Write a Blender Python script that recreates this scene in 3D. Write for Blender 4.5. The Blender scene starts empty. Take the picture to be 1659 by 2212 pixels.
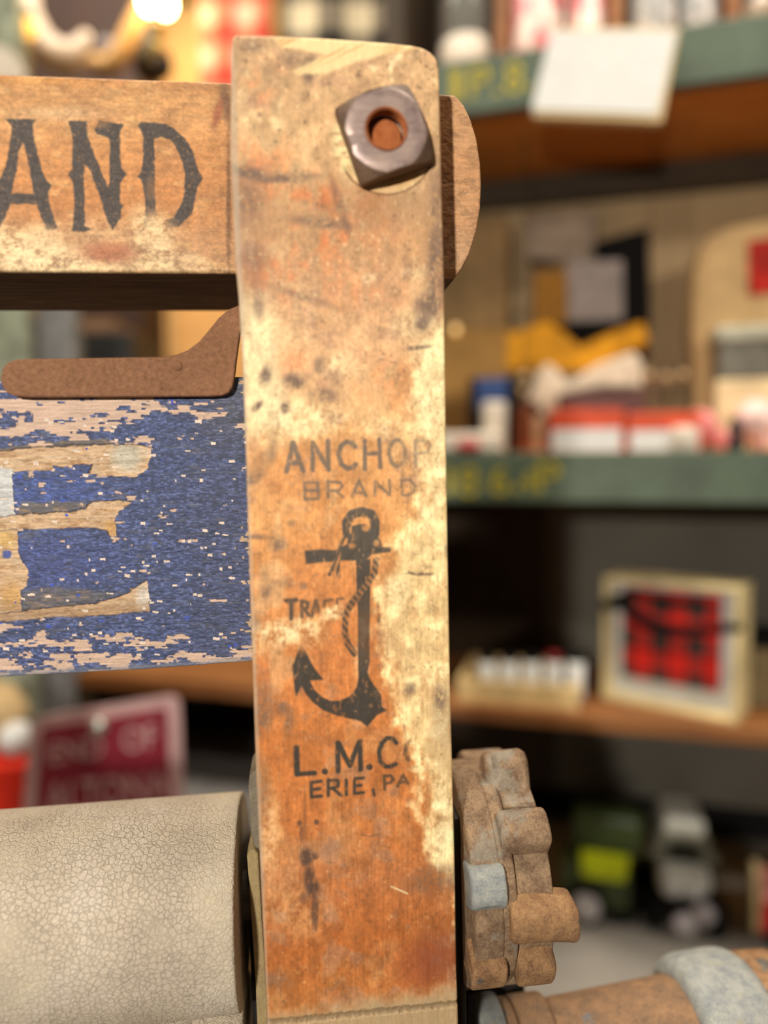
import bpy, bmesh, math, random
import numpy as np
from mathutils import Matrix, Vector

random.seed(4)
SC = bpy.context.scene
COL = SC.collection
PI = math.pi

# ----------------------------------------------------------------------------
# camera
# ----------------------------------------------------------------------------
W_PX, H_PX, F_PX = 1659.0, 2212.0, 1531.0
CAM = Vector((0.0, 0.0, 1.25))
PITCH = math.radians(2.84)
R_ = Vector((1, 0, 0))
FWD = Vector((0, math.cos(PITCH), -math.sin(PITCH)))
UP_ = Vector((0, math.sin(PITCH), math.cos(PITCH)))

cam_d = bpy.data.cameras.new('camera')
cam = bpy.data.objects.new('camera', cam_d)
COL.objects.link(cam)
cam.location = CAM
cam.rotation_euler = (PI / 2 - PITCH, 0, 0)
cam_d.sensor_fit = 'HORIZONTAL'
cam_d.sensor_width = 36.0
cam_d.lens = 36.0 * F_PX / W_PX
cam_d.clip_start = 0.01
cam_d.dof.use_dof = True
cam_d.dof.focus_distance = 0.241
cam_d.dof.aperture_fstop = 3.7
SC.camera = cam


def ray(u, v):
    return FWD + R_ * ((u - W_PX / 2) / F_PX) + UP_ * ((H_PX / 2 - v) / F_PX)


def at_depth(u, v, d):
    """world point seen at pixel (u,v), d metres along the view axis"""
    return CAM + ray(u, v) * d


# wringer frame: X along the rails, Y away from the viewer, Z up
P0 = CAM + FWD * 0.22
WR = (Matrix.Rotation(math.radians(6.5), 3, 'Z') @ Matrix.Rotation(math.radians(0.9), 3, 'X')
      @ Matrix.Rotation(math.radians(-1.6), 3, 'Y'))
WRI = WR.transposed()


def L(u, v, y=0.0):
    """wringer-local point on the plane Y=y under pixel (u,v)"""
    o = WRI @ (CAM - P0)
    r = WRI @ ray(u, v)
    t = (y - o.y) / r.y
    return o + r * t


_o = WRI @ (CAM - P0)
_M = np.array(WRI)


def Lnp(u, v, y=0.0):
    ax = np.array(FWD)[:, None] + np.array(R_)[:, None] * ((u.ravel() - W_PX / 2) / F_PX) \
        + np.array(UP_)[:, None] * ((H_PX / 2 - v.ravel()) / F_PX)
    r = _M @ ax
    o = np.array(_o)
    t = (y - o[1]) / r[1]
    return (o[:, None] + r * t).T


# shelving frame: X along the shelf (to the right and nearer), Y into the shelf, Z up
S_ANG = math.radians(-15)
S0 = Vector((0, 0.813, 0))
SR = Matrix.Rotation(S_ANG, 3, 'Z')
SRI = SR.transposed()
SM = Matrix.Translation(S0) @ SR.to_4x4()


def S(u, v, y=0.0):
    o = SRI @ (CAM - S0)
    r = SRI @ ray(u, v)
    t = (y - o.y) / r.y
    return o + r * t


# ----------------------------------------------------------------------------
# materials
# ----------------------------------------------------------------------------
def lin(c):
    out = []
    for x in c[:3]:
        x = x / 255.0
        out.append(x / 12.92 if x <= 0.04045 else ((x + 0.055) / 1.055) ** 2.4)
    return tuple(out) + (1.0,)


class NT:
    def __init__(self, name):
        self.m = bpy.data.materials.new(name)
        self.m.use_nodes = True
        self.t = self.m.node_tree
        self.b = self.t.nodes['Principled BSDF']

    def n(self, typ, **kw):
        nd = self.t.nodes.new(typ)
        for k, v in kw.items():
            if k in ('ins',):
                for kk, vv in v.items():
                    nd.inputs[kk].default_value = vv
            else:
                setattr(nd, k, v)
        return nd

    def l(self, a, b):
        self.t.links.new(a, b)

    def coords(self, scale=(1, 1, 1)):
        tc = self.n('ShaderNodeTexCoord')
        mp = self.n('ShaderNodeMapping')
        mp.inputs['Scale'].default_value = scale
        self.l(tc.outputs['Object'], mp.inputs['Vector'])
        return mp.outputs['Vector']

    def noise(self, vec, scale, detail=4, rough=0.6):
        nd = self.n('ShaderNodeTexNoise')
        nd.inputs['Scale'].default_value = scale
        nd.inputs['Detail'].default_value = detail
        nd.inputs['Roughness'].default_value = rough
        self.l(vec, nd.inputs['Vector'])
        return nd.outputs['Fac']

    def ramp(self, fac, stops):
        r = self.n('ShaderNodeValToRGB')
        e = r.color_ramp.elements
        while len(e) < len(stops):
            e.new(0.5)
        for i, (p, c) in enumerate(stops):
            e[i].position = p
            e[i].color = lin(c)
        self.l(fac, r.inputs['Fac'])
        return r.outputs['Color']

    def gray(self, fac, lo, hi, a=0.0, b=1.0):
        r = self.n('ShaderNodeMapRange')
        r.inputs['From Min'].default_value = a
        r.inputs['From Max'].default_value = b
        r.inputs['To Min'].default_value = lo
        r.inputs['To Max'].default_value = hi
        self.l(fac, r.inputs['Value'])
        return r.outputs['Result']

    def mix(self, fac, a, b, mode='MIX'):
        m = self.n('ShaderNodeMix', data_type='RGBA', blend_type=mode)
        if isinstance(fac, (int, float)):
            m.inputs[0].default_value = fac
        else:
            self.l(fac, m.inputs[0])
        for i, x in ((6, a), (7, b)):
            if isinstance(x, tuple):
                m.inputs[i].default_value = x
            else:
                self.l(x, m.inputs[i])
        return m.outputs[2]

    def bump(self, h, strength=0.3, dist=0.001):
        b = self.n('ShaderNodeBump')
        b.inputs['Strength'].default_value = strength
        b.inputs['Distance'].default_value = dist
        self.l(h, b.inputs['Height'])
        self.l(b.outputs['Normal'], self.b.inputs['Normal'])

    def color(self, c):
        if isinstance(c, tuple):
            self.b.inputs['Base Color'].default_value = c
        else:
            self.l(c, self.b.inputs['Base Color'])

    def set(self, rough=0.6, metal=0.0, spec=0.5):
        self.b.inputs['Roughness'].default_value = rough
        self.b.inputs['Metallic'].default_value = metal
        self.b.inputs['Specular IOR Level'].default_value = spec


def m_plain(name, c, rough=0.6, metal=0.0, var=0.12, scale=60, spec=0.4):
    k = NT(name)
    v = k.coords()
    f = k.noise(v, scale, 3)
    lo = tuple(max(0, x * (1 - var)) for x in c)
    hi = tuple(min(255, x * (1 + var)) for x in c)
    k.color(k.ramp(f, [(0.3, lo), (0.7, hi)]))
    k.set(rough, metal, spec)
    return k.m


def m_wood(name, dark, light, scale=20, stretch=(1, 8, 8), rough=0.6):
    k = NT(name)
    v = k.coords(stretch)
    f = k.noise(v, scale, 6, 0.65)
    k.color(k.ramp(f, [(0.32, dark), (0.68, light)]))
    k.bump(f, 0.25, 0.001)
    k.set(rough)
    return k.m


def m_emit(name, c, strength):
    k = NT(name)
    k.color(lin(c))
    k.b.inputs['Emission Color'].default_value = lin(c)
    k.b.inputs['Emission Strength'].default_value = strength
    return k.m


def m_painted(name, grain_scale=(600, 600, 90), grain=0.16, bump=0.25, rough=0.62, speck=0.0, spec=0.3, blot=0.0):
    """hand-painted colour attribute plus fine procedural grain"""
    k = NT(name)
    a = k.n('ShaderNodeAttribute', attribute_name='col')
    v = k.coords(grain_scale)
    f = k.noise(v, 1.0, 5, 0.7)
    c = k.mix(1.0, a.outputs['Color'], k.gray(f, 1 - grain * 1.6, 1 + grain * 1.6, 0.25, 0.75), 'MULTIPLY')
    v2 = k.coords((1, 1, 1))
    f2 = k.noise(v2, 2600, 3, 0.7)
    c = k.mix(1.0, c, k.gray(f2, 0.88, 1.12, 0.3, 0.7), 'MULTIPLY')
    if speck > 0:
        f3 = k.noise(v2, 1500, 4, 0.6)
        c = k.mix(k.gray(f3, 0.0, speck, 0.60, 0.70), c, lin((70, 50, 38)))
    k.color(c)
    h = k.n('ShaderNodeMath', operation='ADD')
    k.l(f, h.inputs[0])
    k.l(f2, h.inputs[1])
    k.bump(h.outputs[0], bump, 0.0004)
    k.set(rough, 0, spec)
    return k.m


def m_rust(name, cols, scale=160, rough=0.75, patch=None, patch_thr=0.55, patch_rough=0.45, bump=0.7, fine=.40):
    k = NT(name)
    v = k.coords()
    f = k.noise(v, scale, 6, 0.7)
    n = len(cols)
    ff = k.noise(v, scale * 7, 4, 0.75)
    mm = k.n('ShaderNodeMath', operation='MULTIPLY_ADD')
    k.l(ff, mm.inputs[0])
    mm.inputs[1].default_value = fine
    sc_ = k.n('ShaderNodeMath', operation='MULTIPLY')
    k.l(f, sc_.inputs[0])
    sc_.inputs[1].default_value = 1 - fine
    k.l(sc_.outputs[0], mm.inputs[2])
    f = mm.outputs[0]
    c = k.ramp(f, [(0.28 + 0.44 * i / (n - 1), cols[i]) for i in range(n)])
    if patch:
        f2 = k.noise(v, scale * 0.35, 5, 0.65)
        mk = k.gray(f2, 0, 1, patch_thr, patch_thr + 0.06)
        c = k.mix(mk, c, k.ramp(f, [(0.3, patch[0]), (0.7, patch[1])]))
    k.color(c)
    f4 = k.noise(v, scale * 8, 4, 0.7)
    h = k.n('ShaderNodeMath', operation='ADD')
    k.l(f, h.inputs[0])
    k.l(f4, h.inputs[1])
    k.bump(h.outputs[0], bump, 0.0006)
    k.set(rough, 0.0, 0.35)
    return k.m


# ----------------------------------------------------------------------------
# mesh helpers
# ----------------------------------------------------------------------------
def link(o, parent=None):
    COL.objects.link(o)
    if parent is not None:
        o.parent = parent
    return o


def tag(o, label=None, cat=None, group=None, kind=None):
    if label:
        o['label'] = label
    if cat:
        o['category'] = cat
    if group:
        o['group'] = group
    if kind:
        o['kind'] = kind
    return o


def smooth(me, on=True):
    me.polygons.foreach_set('use_smooth', [on] * len(me.polygons))


def obj(name, bm, mat, parent=None, mw=None, sm=False, bevel=0.0, seg=2, auto=False):
    me = bpy.data.meshes.new(name)
    bmesh.ops.recalc_face_normals(bm, faces=bm.faces[:])
    bm.to_mesh(me)
    bm.free()
    me.materials.append(mat)
    if sm:
        smooth(me)
    o = bpy.data.objects.new(name, me)
    link(o, parent)
    if mw is not None:
        o.matrix_world = mw
    if bevel > 0:
        md = o.modifiers.new('bevel', 'BEVEL')
        md.width = bevel
        md.segments = seg
        md.limit_method = 'ANGLE'
        md.angle_limit = math.radians(35)
    return o


def bx(bm, x0, x1, y0, y1, z0, z1):
    vs = [bm.verts.new((x, y, z)) for z in (z0, z1) for y in (y0, y1) for x in (x0, x1)]
    for f in ((0, 1, 3, 2), (4, 6, 7, 5), (0, 4, 5, 1), (2, 3, 7, 6), (0, 2, 6, 4), (1, 5, 7, 3)):
        bm.faces.new([vs[i] for i in f])
    return bm


def NB():
    return bmesh.new()


def prism(bm, pts, y0, y1):
    """polygon in (x,z) extruded along y"""
    a = [bm.verts.new((p[0], y0, p[1])) for p in pts]
    b = [bm.verts.new((p[0], y1, p[1])) for p in pts]
    bm.faces.new(a)
    bm.faces.new(b[::-1])
    n = len(pts)
    for i in range(n):
        j = (i + 1) % n
        bm.faces.new((a[j], a[i], b[i], b[j]))
    return bm


def revolve(bm, prof, axis='Z', seg=48, c=(0, 0, 0), cap=True):
    """prof: list of (r, t) along axis"""
    rings = []
    for r, t in prof:
        ring = []
        for i in range(seg):
            a = 2 * PI * i / seg
            p = (r * math.cos(a), r * math.sin(a))
            if axis == 'Z':
                q = (c[0] + p[0], c[1] + p[1], c[2] + t)
            elif axis == 'X':
                q = (c[0] + t, c[1] + p[0], c[2] + p[1])
            else:
                q = (c[0] + p[0], c[1] + t, c[2] + p[1])
            ring.append(bm.verts.new(q))
        rings.append(ring)
    for a, b in zip(rings, rings[1:]):
        for i in range(seg):
            j = (i + 1) % seg
            bm.faces.new((a[i], a[j], b[j], b[i]))
    if cap:
        bm.faces.new(rings[0][::-1])
        bm.faces.new(rings[-1])
    return bm


def tube(bm, pts, rad, seg=12):
    pts = [Vector(p) for p in pts]
    rings = []
    for i, p in enumerate(pts):
        d = (pts[min(i + 1, len(pts) - 1)] - pts[max(i - 1, 0)]).normalized()
        ref = Vector((0, 1, 0)) if abs(d.y) < 0.9 else Vector((1, 0, 0))
        n = d.cross(ref).normalized()
        b = d.cross(n)
        r = rad[i] if isinstance(rad, (list, tuple)) else rad
        rings.append([bm.verts.new(p + n * (r * math.cos(2 * PI * k / seg)) + b * (r * math.sin(2 * PI * k / seg)))
                      for k in range(seg)])
    for a, b in zip(rings, rings[1:]):
        for i in range(seg):
            j = (i + 1) % seg
            bm.faces.new((a[i], a[j], b[j], b[i]))
    bm.faces.new(rings[0][::-1])
    bm.faces.new(rings[-1])
    return bm


def ball(bm, c, r, sx=1, sy=1, sz=1, u=20, v=12):
    res = bmesh.ops.create_uvsphere(bm, u_segments=u, v_segments=v, radius=r)
    for w in res['verts']:
        w.co = Vector((w.co.x * sx + c[0], w.co.y * sy + c[1], w.co.z * sz + c[2]))
    return bm


def lump(bm, seed, amp, freq):
    from mathutils import noise
    for w in bm.verts:
        n = noise.noise_vector(w.co * freq + Vector((seed, seed * 2, 0)))
        w.co += n * amp
    return bm


# ----------------------------------------------------------------------------
# numpy painting (works in photo-independent surface coordinates measured in pixels of the front view)
# ----------------------------------------------------------------------------
def _h(ix, iy, s):
    n = (ix.astype(np.int64) * 374761393 + iy.astype(np.int64) * 668265263 + s * 974711) & 0x7fffffff
    n = ((n ^ (n >> 13)) * 1274126177) & 0x7fffffff
    n = n ^ (n >> 16)
    return (n & 0xffff) / 65535.0


def vn(x, y, s=0):
    ix = np.floor(x)
    iy = np.floor(y)
    fx = x - ix
    fy = y - iy
    fx = fx * fx * (3 - 2 * fx)
    fy = fy * fy * (3 - 2 * fy)
    a = _h(ix, iy, s)
    b = _h(ix + 1, iy, s)
    c = _h(ix, iy + 1, s)
    d = _h(ix + 1, iy + 1, s)
    return (a * (1 - fx) + b * fx) * (1 - fy) + (c * (1 - fx) + d * fx) * fy


def fbm(x, y, s=0, oct=4, g=0.55):
    t = 0
    a = 1.0
    n = 0
    for i in range(oct):
        t = t + a * vn(x * 2 ** i + 17 * i, y * 2 ** i + 31 * i, s + i * 7)
        n += a
        a *= g
    return t / n


def sst(e0, e1, x):
    t = np.clip((x - e0) / (e1 - e0), 0, 1)
    return t * t * (3 - 2 * t)


def seg_d(X, Y, a, b):
    dx, dy = b[0] - a[0], b[1] - a[1]
    l2 = dx * dx + dy * dy + 1e-9
    t = np.clip(((X - a[0]) * dx + (Y - a[1]) * dy) / l2, 0, 1)
    return np.hypot(X - a[0] - t * dx, Y - a[1] - t * dy)


def stroke(X, Y, pts, w, soft=2.0):
    d = np.full(X.shape, 1e9)
    xs = [p[0] for p in pts]
    ys = [p[1] for p in pts]
    m = w + soft * 3
    sel = (X > min(xs) - m) & (X < max(xs) + m) & (Y > min(ys) - m) & (Y < max(ys) + m)
    if not sel.any():
        return np.zeros(X.shape)
    x, y = X[sel], Y[sel]
    dd = np.full(x.shape, 1e9)
    for a, b in zip(pts, pts[1:]):
        dd = np.minimum(dd, seg_d(x, y, a, b))
    d[sel] = dd
    return 1 - sst(w / 2 - soft, w / 2 + soft, d)


def poly(X, Y, pts, soft=2.0):
    xs = [p[0] for p in pts]
    ys = [p[1] for p in pts]
    m = soft * 3
    out = np.zeros(X.shape)
    sel = (X > min(xs) - m) & (X < max(xs) + m) & (Y > min(ys) - m) & (Y < max(ys) + m)
    if not sel.any():
        return out
    x, y = X[sel], Y[sel]
    ins = np.zeros(x.shape, bool)
    dd = np.full(x.shape, 1e9)
    n = len(pts)
    for i in range(n):
        a, b = pts[i], pts[(i + 1) % n]
        dd = np.minimum(dd, seg_d(x, y, a, b))
        if a[1] != b[1]:
            c = ((a[1] > y) != (b[1] > y)) & (x < (b[0] - a[0]) * (y - a[1]) / (b[1] - a[1]) + a[0])
            ins ^= c
    sd = np.where(ins, dd, -dd)
    out[sel] = sst(-soft, soft, sd)
    return out


def blob(X, Y, cx, cy, rx, ry, ang=0, soft=0.5):
    c, s = math.cos(math.radians(ang)), math.sin(math.radians(ang))
    x = (X - cx) * c + (Y - cy) * s
    y = -(X - cx) * s + (Y - cy) * c
    d = np.sqrt((x / rx) ** 2 + (y / ry) ** 2)
    return 1 - sst(1 - soft, 1 + soft, d)


def over(C, c, m):
    return C * (1 - m[..., None]) + np.array(c, float) * m[..., None]


def grad(Y, stops):
    ys = [s[0] for s in stops]
    return np.stack([np.interp(Y, ys, [s[1][k] for s in stops]) for k in range(3)], -1)


def to_lin(C):
    C = np.clip(C, 0, 255) / 255.0
    return np.where(C <= 0.04045, C / 12.92, ((C + 0.055) / 1.055) ** 2.4)


def panel(name, U, V, y0, thick, paint, mat, parent, round_px=5.0, round_m=0.0008, scale=1.0, side_mat=None):
    """dense front surface on the wringer-local plane Y=y0, closed to a solid board of the given thickness"""
    ny, nx = U.shape
    P = Lnp(U, V, y0).reshape(ny, nx, 3)
    C, D = paint(U, V)
    C = to_lin(C) * scale
    # rounded arris
    e = np.minimum.reduce([np.hypot(U - U[:, :1], 0), np.hypot(U - U[:, -1:], 0),
                           np.abs(V - V[:1, :]), np.abs(V - V[-1:, :])])
    k = np.clip(1 - e / round_px, 0, 1)
    P[..., 1] += D + round_m * (1 - np.sqrt(np.clip(1 - k * k, 0, 1)))
    verts = P.reshape(-1, 3)
    idx = np.arange(ny * nx).reshape(ny, nx)
    q = np.stack([idx[:-1, :-1], idx[1:, :-1], idx[1:, 1:], idx[:-1, 1:]], -1).reshape(-1, 4)
    per = np.concatenate([idx[0, :-1], idx[:-1, -1], idx[-1, :0:-1], idx[:0:-1, 0]])
    bv = verts[per].copy()
    bv[:, 1] = y0 + thick
    n0 = len(verts)
    bi = n0 + np.arange(len(per))
    nxt = np.roll(np.arange(len(per)), -1)
    # subdivide the depth so that the sides can be shaded and coloured
    sq = np.stack([per, per[nxt], bi[nxt], bi], -1)
    verts = np.concatenate([verts, bv])
    col = np.concatenate([C.reshape(-1, 3), C.reshape(-1, 3)[per] * 0.9])
    quads = np.concatenate([q, sq])
    nq = len(quads)
    me = bpy.data.meshes.new(name)
    nl = nq * 4 + len(per)
    me.vertices.add(len(verts))
    me.vertices.foreach_set('co', verts.astype(np.float32).ravel())
    me.loops.add(nl)
    me.loops.foreach_set('vertex_index', np.concatenate([quads.ravel(), bi]).astype(np.int32))
    me.polygons.add(nq + 1)
    ls = np.concatenate([np.arange(nq) * 4, [nq * 4]]).astype(np.int32)
    me.polygons.foreach_set('loop_start', ls)
    me.update(calc_edges=True)
    sm = np.ones(nq + 1, bool)
    sm[len(q):] = False
    me.polygons.foreach_set('use_smooth', sm)
    at = me.color_attributes.new('col', 'FLOAT_COLOR', 'POINT')
    rgba = np.concatenate([col, np.ones((len(col), 1))], 1).astype(np.float32)
    at.data.foreach_set('color', rgba.ravel())
    me.materials.append(mat)
    if side_mat is not None:
        me.materials.append(side_mat)
        mi = np.zeros(nq + 1, np.int32)
        mi[len(q):] = 1
        me.polygons.foreach_set('material_index', mi)
    me.validate()
    o = bpy.data.objects.new(name, me)
    return link(o, parent)


# ============================================================================
# THE WRINGER
# ============================================================================
BASE_Z = -(P0.z) + .004
wringer = bpy.data.objects.new('wringer', None)
COL.objects.link(wringer)
WM = Matrix.Translation(P0) @ WR.to_4x4()
wringer.matrix_world = WM @ Matrix.Translation((0, 0, BASE_Z))
tag(wringer, 'antique wooden clothes wringer with stamped upright, blue board, rubber roller and rusty iron gear', 'wringer')
# all parts are modelled with the frame origin at P0; a parent inverse keeps them there
bpy.context.view_layer.update()
ROOT_INV = Matrix.Translation((0, 0, -BASE_Z))


def wp(o):
    o.matrix_parent_inverse = Matrix.Identity(4)
    o.matrix_basis = ROOT_INV
    return o


def wobj(name, bm, mat, parent=None, **kw):
    o = obj(name, bm, mat, parent if parent is not None else wringer, **kw)
    if parent is None:
        wp(o)
    return o


M_post = m_painted('worn_stamped_wood', (900, 900, 110), 0.10, 0.12, 0.6, 0.0)
M_rail = m_painted('stained_rail_wood', (160, 900, 900), 0.14, 0.35, 0.55, 0.0)
M_blue = m_painted('flaked_blue_paint', (110, 1400, 1400), 0.22, 0.45, 0.5, 0.0, spec=0.5)
M_iron = m_rust('brown_rusted_iron', [(86, 58, 42), (128, 90, 64), (146, 104, 76), (166, 124, 90)], 90, 0.8, fine=.7)
M_gear = m_rust('gear_rust', [(44, 34, 28), (112, 88, 68), (156, 130, 102), (190, 152, 110)], 150, 0.72,
                patch=((110, 100, 90), (170, 158, 138)), patch_thr=0.58)
M_gear2 = m_rust('gear_rust_orange', [(52, 38, 30), (132, 98, 70), (172, 134, 94), (200, 168, 126)], 190, 0.75,
                 patch=((60, 58, 58), (130, 124, 112)), patch_thr=0.60)
M_zinc = m_rust('pitted_zinc', [(92, 98, 106), (138, 144, 146), (170, 172, 166), (196, 196, 186)], 210, 0.5,
                patch=((140, 138, 124), (180, 174, 150)), patch_thr=0.58)
M_pipe = m_rust('pipe_rust', [(78, 60, 50), (120, 96, 76), (150, 116, 84), (166, 136, 112)], 130, 0.72,
                patch=((84, 82, 84), (140, 132, 128)), patch_thr=0.60)
M_nutside = m_rust('nut_steel', [(56, 42, 32), (88, 68, 54), (112, 86, 66), (122, 98, 78)], 160, 0.5)
M_orange = m_rust('orange_rust', [(120, 62, 30), (176, 98, 52), (200, 120, 70), (206, 128, 84)], 300, 0.8)

# ---- upright -----------------------------------------------------------------
def z3(x, y):
    return (600 + x / 4.608, 930 + y / 4.608)


def z4(x, y):
    return (600 + x / 4.608, 1080 + y / 4.608)


def z5(x, y):
    return (600 + x / 4.608, 1350 + y / 4.608)


def zs(f, pts):
    return [f(*p) for p in pts]


def oval(cx, cy, rx, ry, a0=0, a1=360, n=20):
    return [(cx + rx * math.cos(math.radians(a0 + (a1 - a0) * i / n)),
             cy + ry * math.sin(math.radians(a0 + (a1 - a0) * i / n))) for i in range(n + 1)]


STAMP = []  # (transform, points, width in zoom px, strength)


def st(f, w, k, *lines):
    for ln in lines:
        STAMP.append((f, ln, w, k))


# ANCHOR (the last letter has lost its leg)
st(z3, 52, .9, [(88, 405), (152, 120), (255, 400)], [(110, 320), (225, 320)])
st(z3, 46, .9, [(347, 395), (347, 120)], [(347, 120), (508, 390)], [(505, 390), (500, 105)])
st(z3, 48, .9, [(768, 160), (730, 118), (680, 112), (628, 160), (608, 240), (630, 330), (690, 378), (745, 368), (778, 338)])
st(z3, 42, .9, [(865, 100), (868, 385)], [(1010, 92), (1020, 368)], [(865, 235), (1010, 225)])
st(z3, 44, .7, oval(1190, 225, 78, 130, 90, 280))
st(z3, 40, .45, oval(1190, 225, 78, 130, 280, 440))
st(z3, 34, .5, [(1370, 100), (1375, 355)])
st(z3, 30, .38, [(1370, 105), (1470, 100), (1522, 150), (1490, 220), (1380, 230)])
# BRAND
st(z3, 27, .78, [(268, 515), (268, 685)], [(268, 518), (400, 518), (402, 590)], [(268, 598), (400, 595)],
   [(268, 683), (405, 678), (410, 600)])
st(z3, 27, .78, [(500, 505), (502, 665)], [(500, 512), (620, 512), (645, 552), (610, 595), (500, 600)], [(585, 600), (648, 662)])
st(z3, 30, .78, [(742, 655), (810, 500), (878, 652)], [(765, 622), (858, 622)])
st(z3, 28, .74, [(970, 650), (968, 505)], [(968, 505), (1112, 640)], [(1120, 645), (1112, 495)])
st(z3, 23, .66, [(1232, 492), (1238, 638)], [(1232, 495), (1325, 492), (1368, 550), (1350, 618), (1290, 643), (1238, 640)])
# ring
st(z4, 92, 1, [(690, 335), (685, 225), (735, 145), (835, 115), (930, 140), (968, 220), (965, 335)])
# TRADE, half rubbed out
st(z4, 44, .85, [(85, 1002), (185, 996)], [(135, 1005), (135, 1180)])
st(z4, 36, .8, [(237, 1005), (237, 1165)], [(237, 1008), (298, 1022), (290, 1075), (237, 1090)], [(265, 1090), (312, 1150)])
st(z4, 36, .7, [(342, 1155), (376, 1000), (412, 1110)], [(352, 1110), (402, 1110)])
st(z4, 30, .65, [(462, 1060), (462, 1003), (540, 992)], [(592, 1030), (592, 988), (648, 982)], [(600, 1130), (680, 1135)])
st(z4, 34, .4, [(1000, 940), (1000, 1060)], [(1010, 1140), (1010, 1215)])
# L.M.CO
st(z5, 58, 1, [(186, 1225), (194, 1485)])
st(z5, 46, 1, [(190, 1487), (372, 1472)])
st(z5, 58, 1, [(468, 1460), (472, 1461)], [(912, 1415), (916, 1415)])
st(z5, 50, 1, [(597, 1175), (602, 1455)], [(603, 1180), (716, 1400)], [(716, 1400), (812, 1165)], [(820, 1160), (824, 1440)])
st(z5, 42, 1, [(1178, 1172), (1145, 1130), (1090, 1126), (1032, 1180), (1006, 1270), (1022, 1360), (1072, 1408),
               (1125, 1410), (1172, 1385)])
st(z5, 42, .6, [(1318, 1150), (1278, 1200), (1268, 1280), (1300, 1345)])
# ERIE, PA
st(z5, 33, .95, [(330, 1572), (335, 1712)], [(330, 1567), (435, 1556)], [(335, 1640), (420, 1630)], [(335, 1713), (435, 1704)])
st(z5, 33, .95, [(505, 1545), (505, 1695)], [(505, 1550), (598, 1546), (605, 1585), (588, 1620), (505, 1630)], [(555, 1630), (630, 1695)])
st(z5, 33, .95, [(680, 1545), (682, 1690)])
st(z5, 31, .95, [(762, 1532), (762, 1675)], [(762, 1532), (852, 1526)], [(762, 1602), (828, 1596)], [(762, 1675), (855, 1668)])
st(z5, 28, .9, [(950, 1640), (962, 1695)])
st(z5, 30, .75, [(1060, 1503), (1065, 1635)], [(1060, 1505), (1128, 1500), (1150, 1540), (1120, 1570), (1062, 1580)])
st(z5, 30, .65, [(1192, 1605), (1250, 1495), (1295, 1575)], [(1212, 1572), (1275, 1560)])


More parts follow.
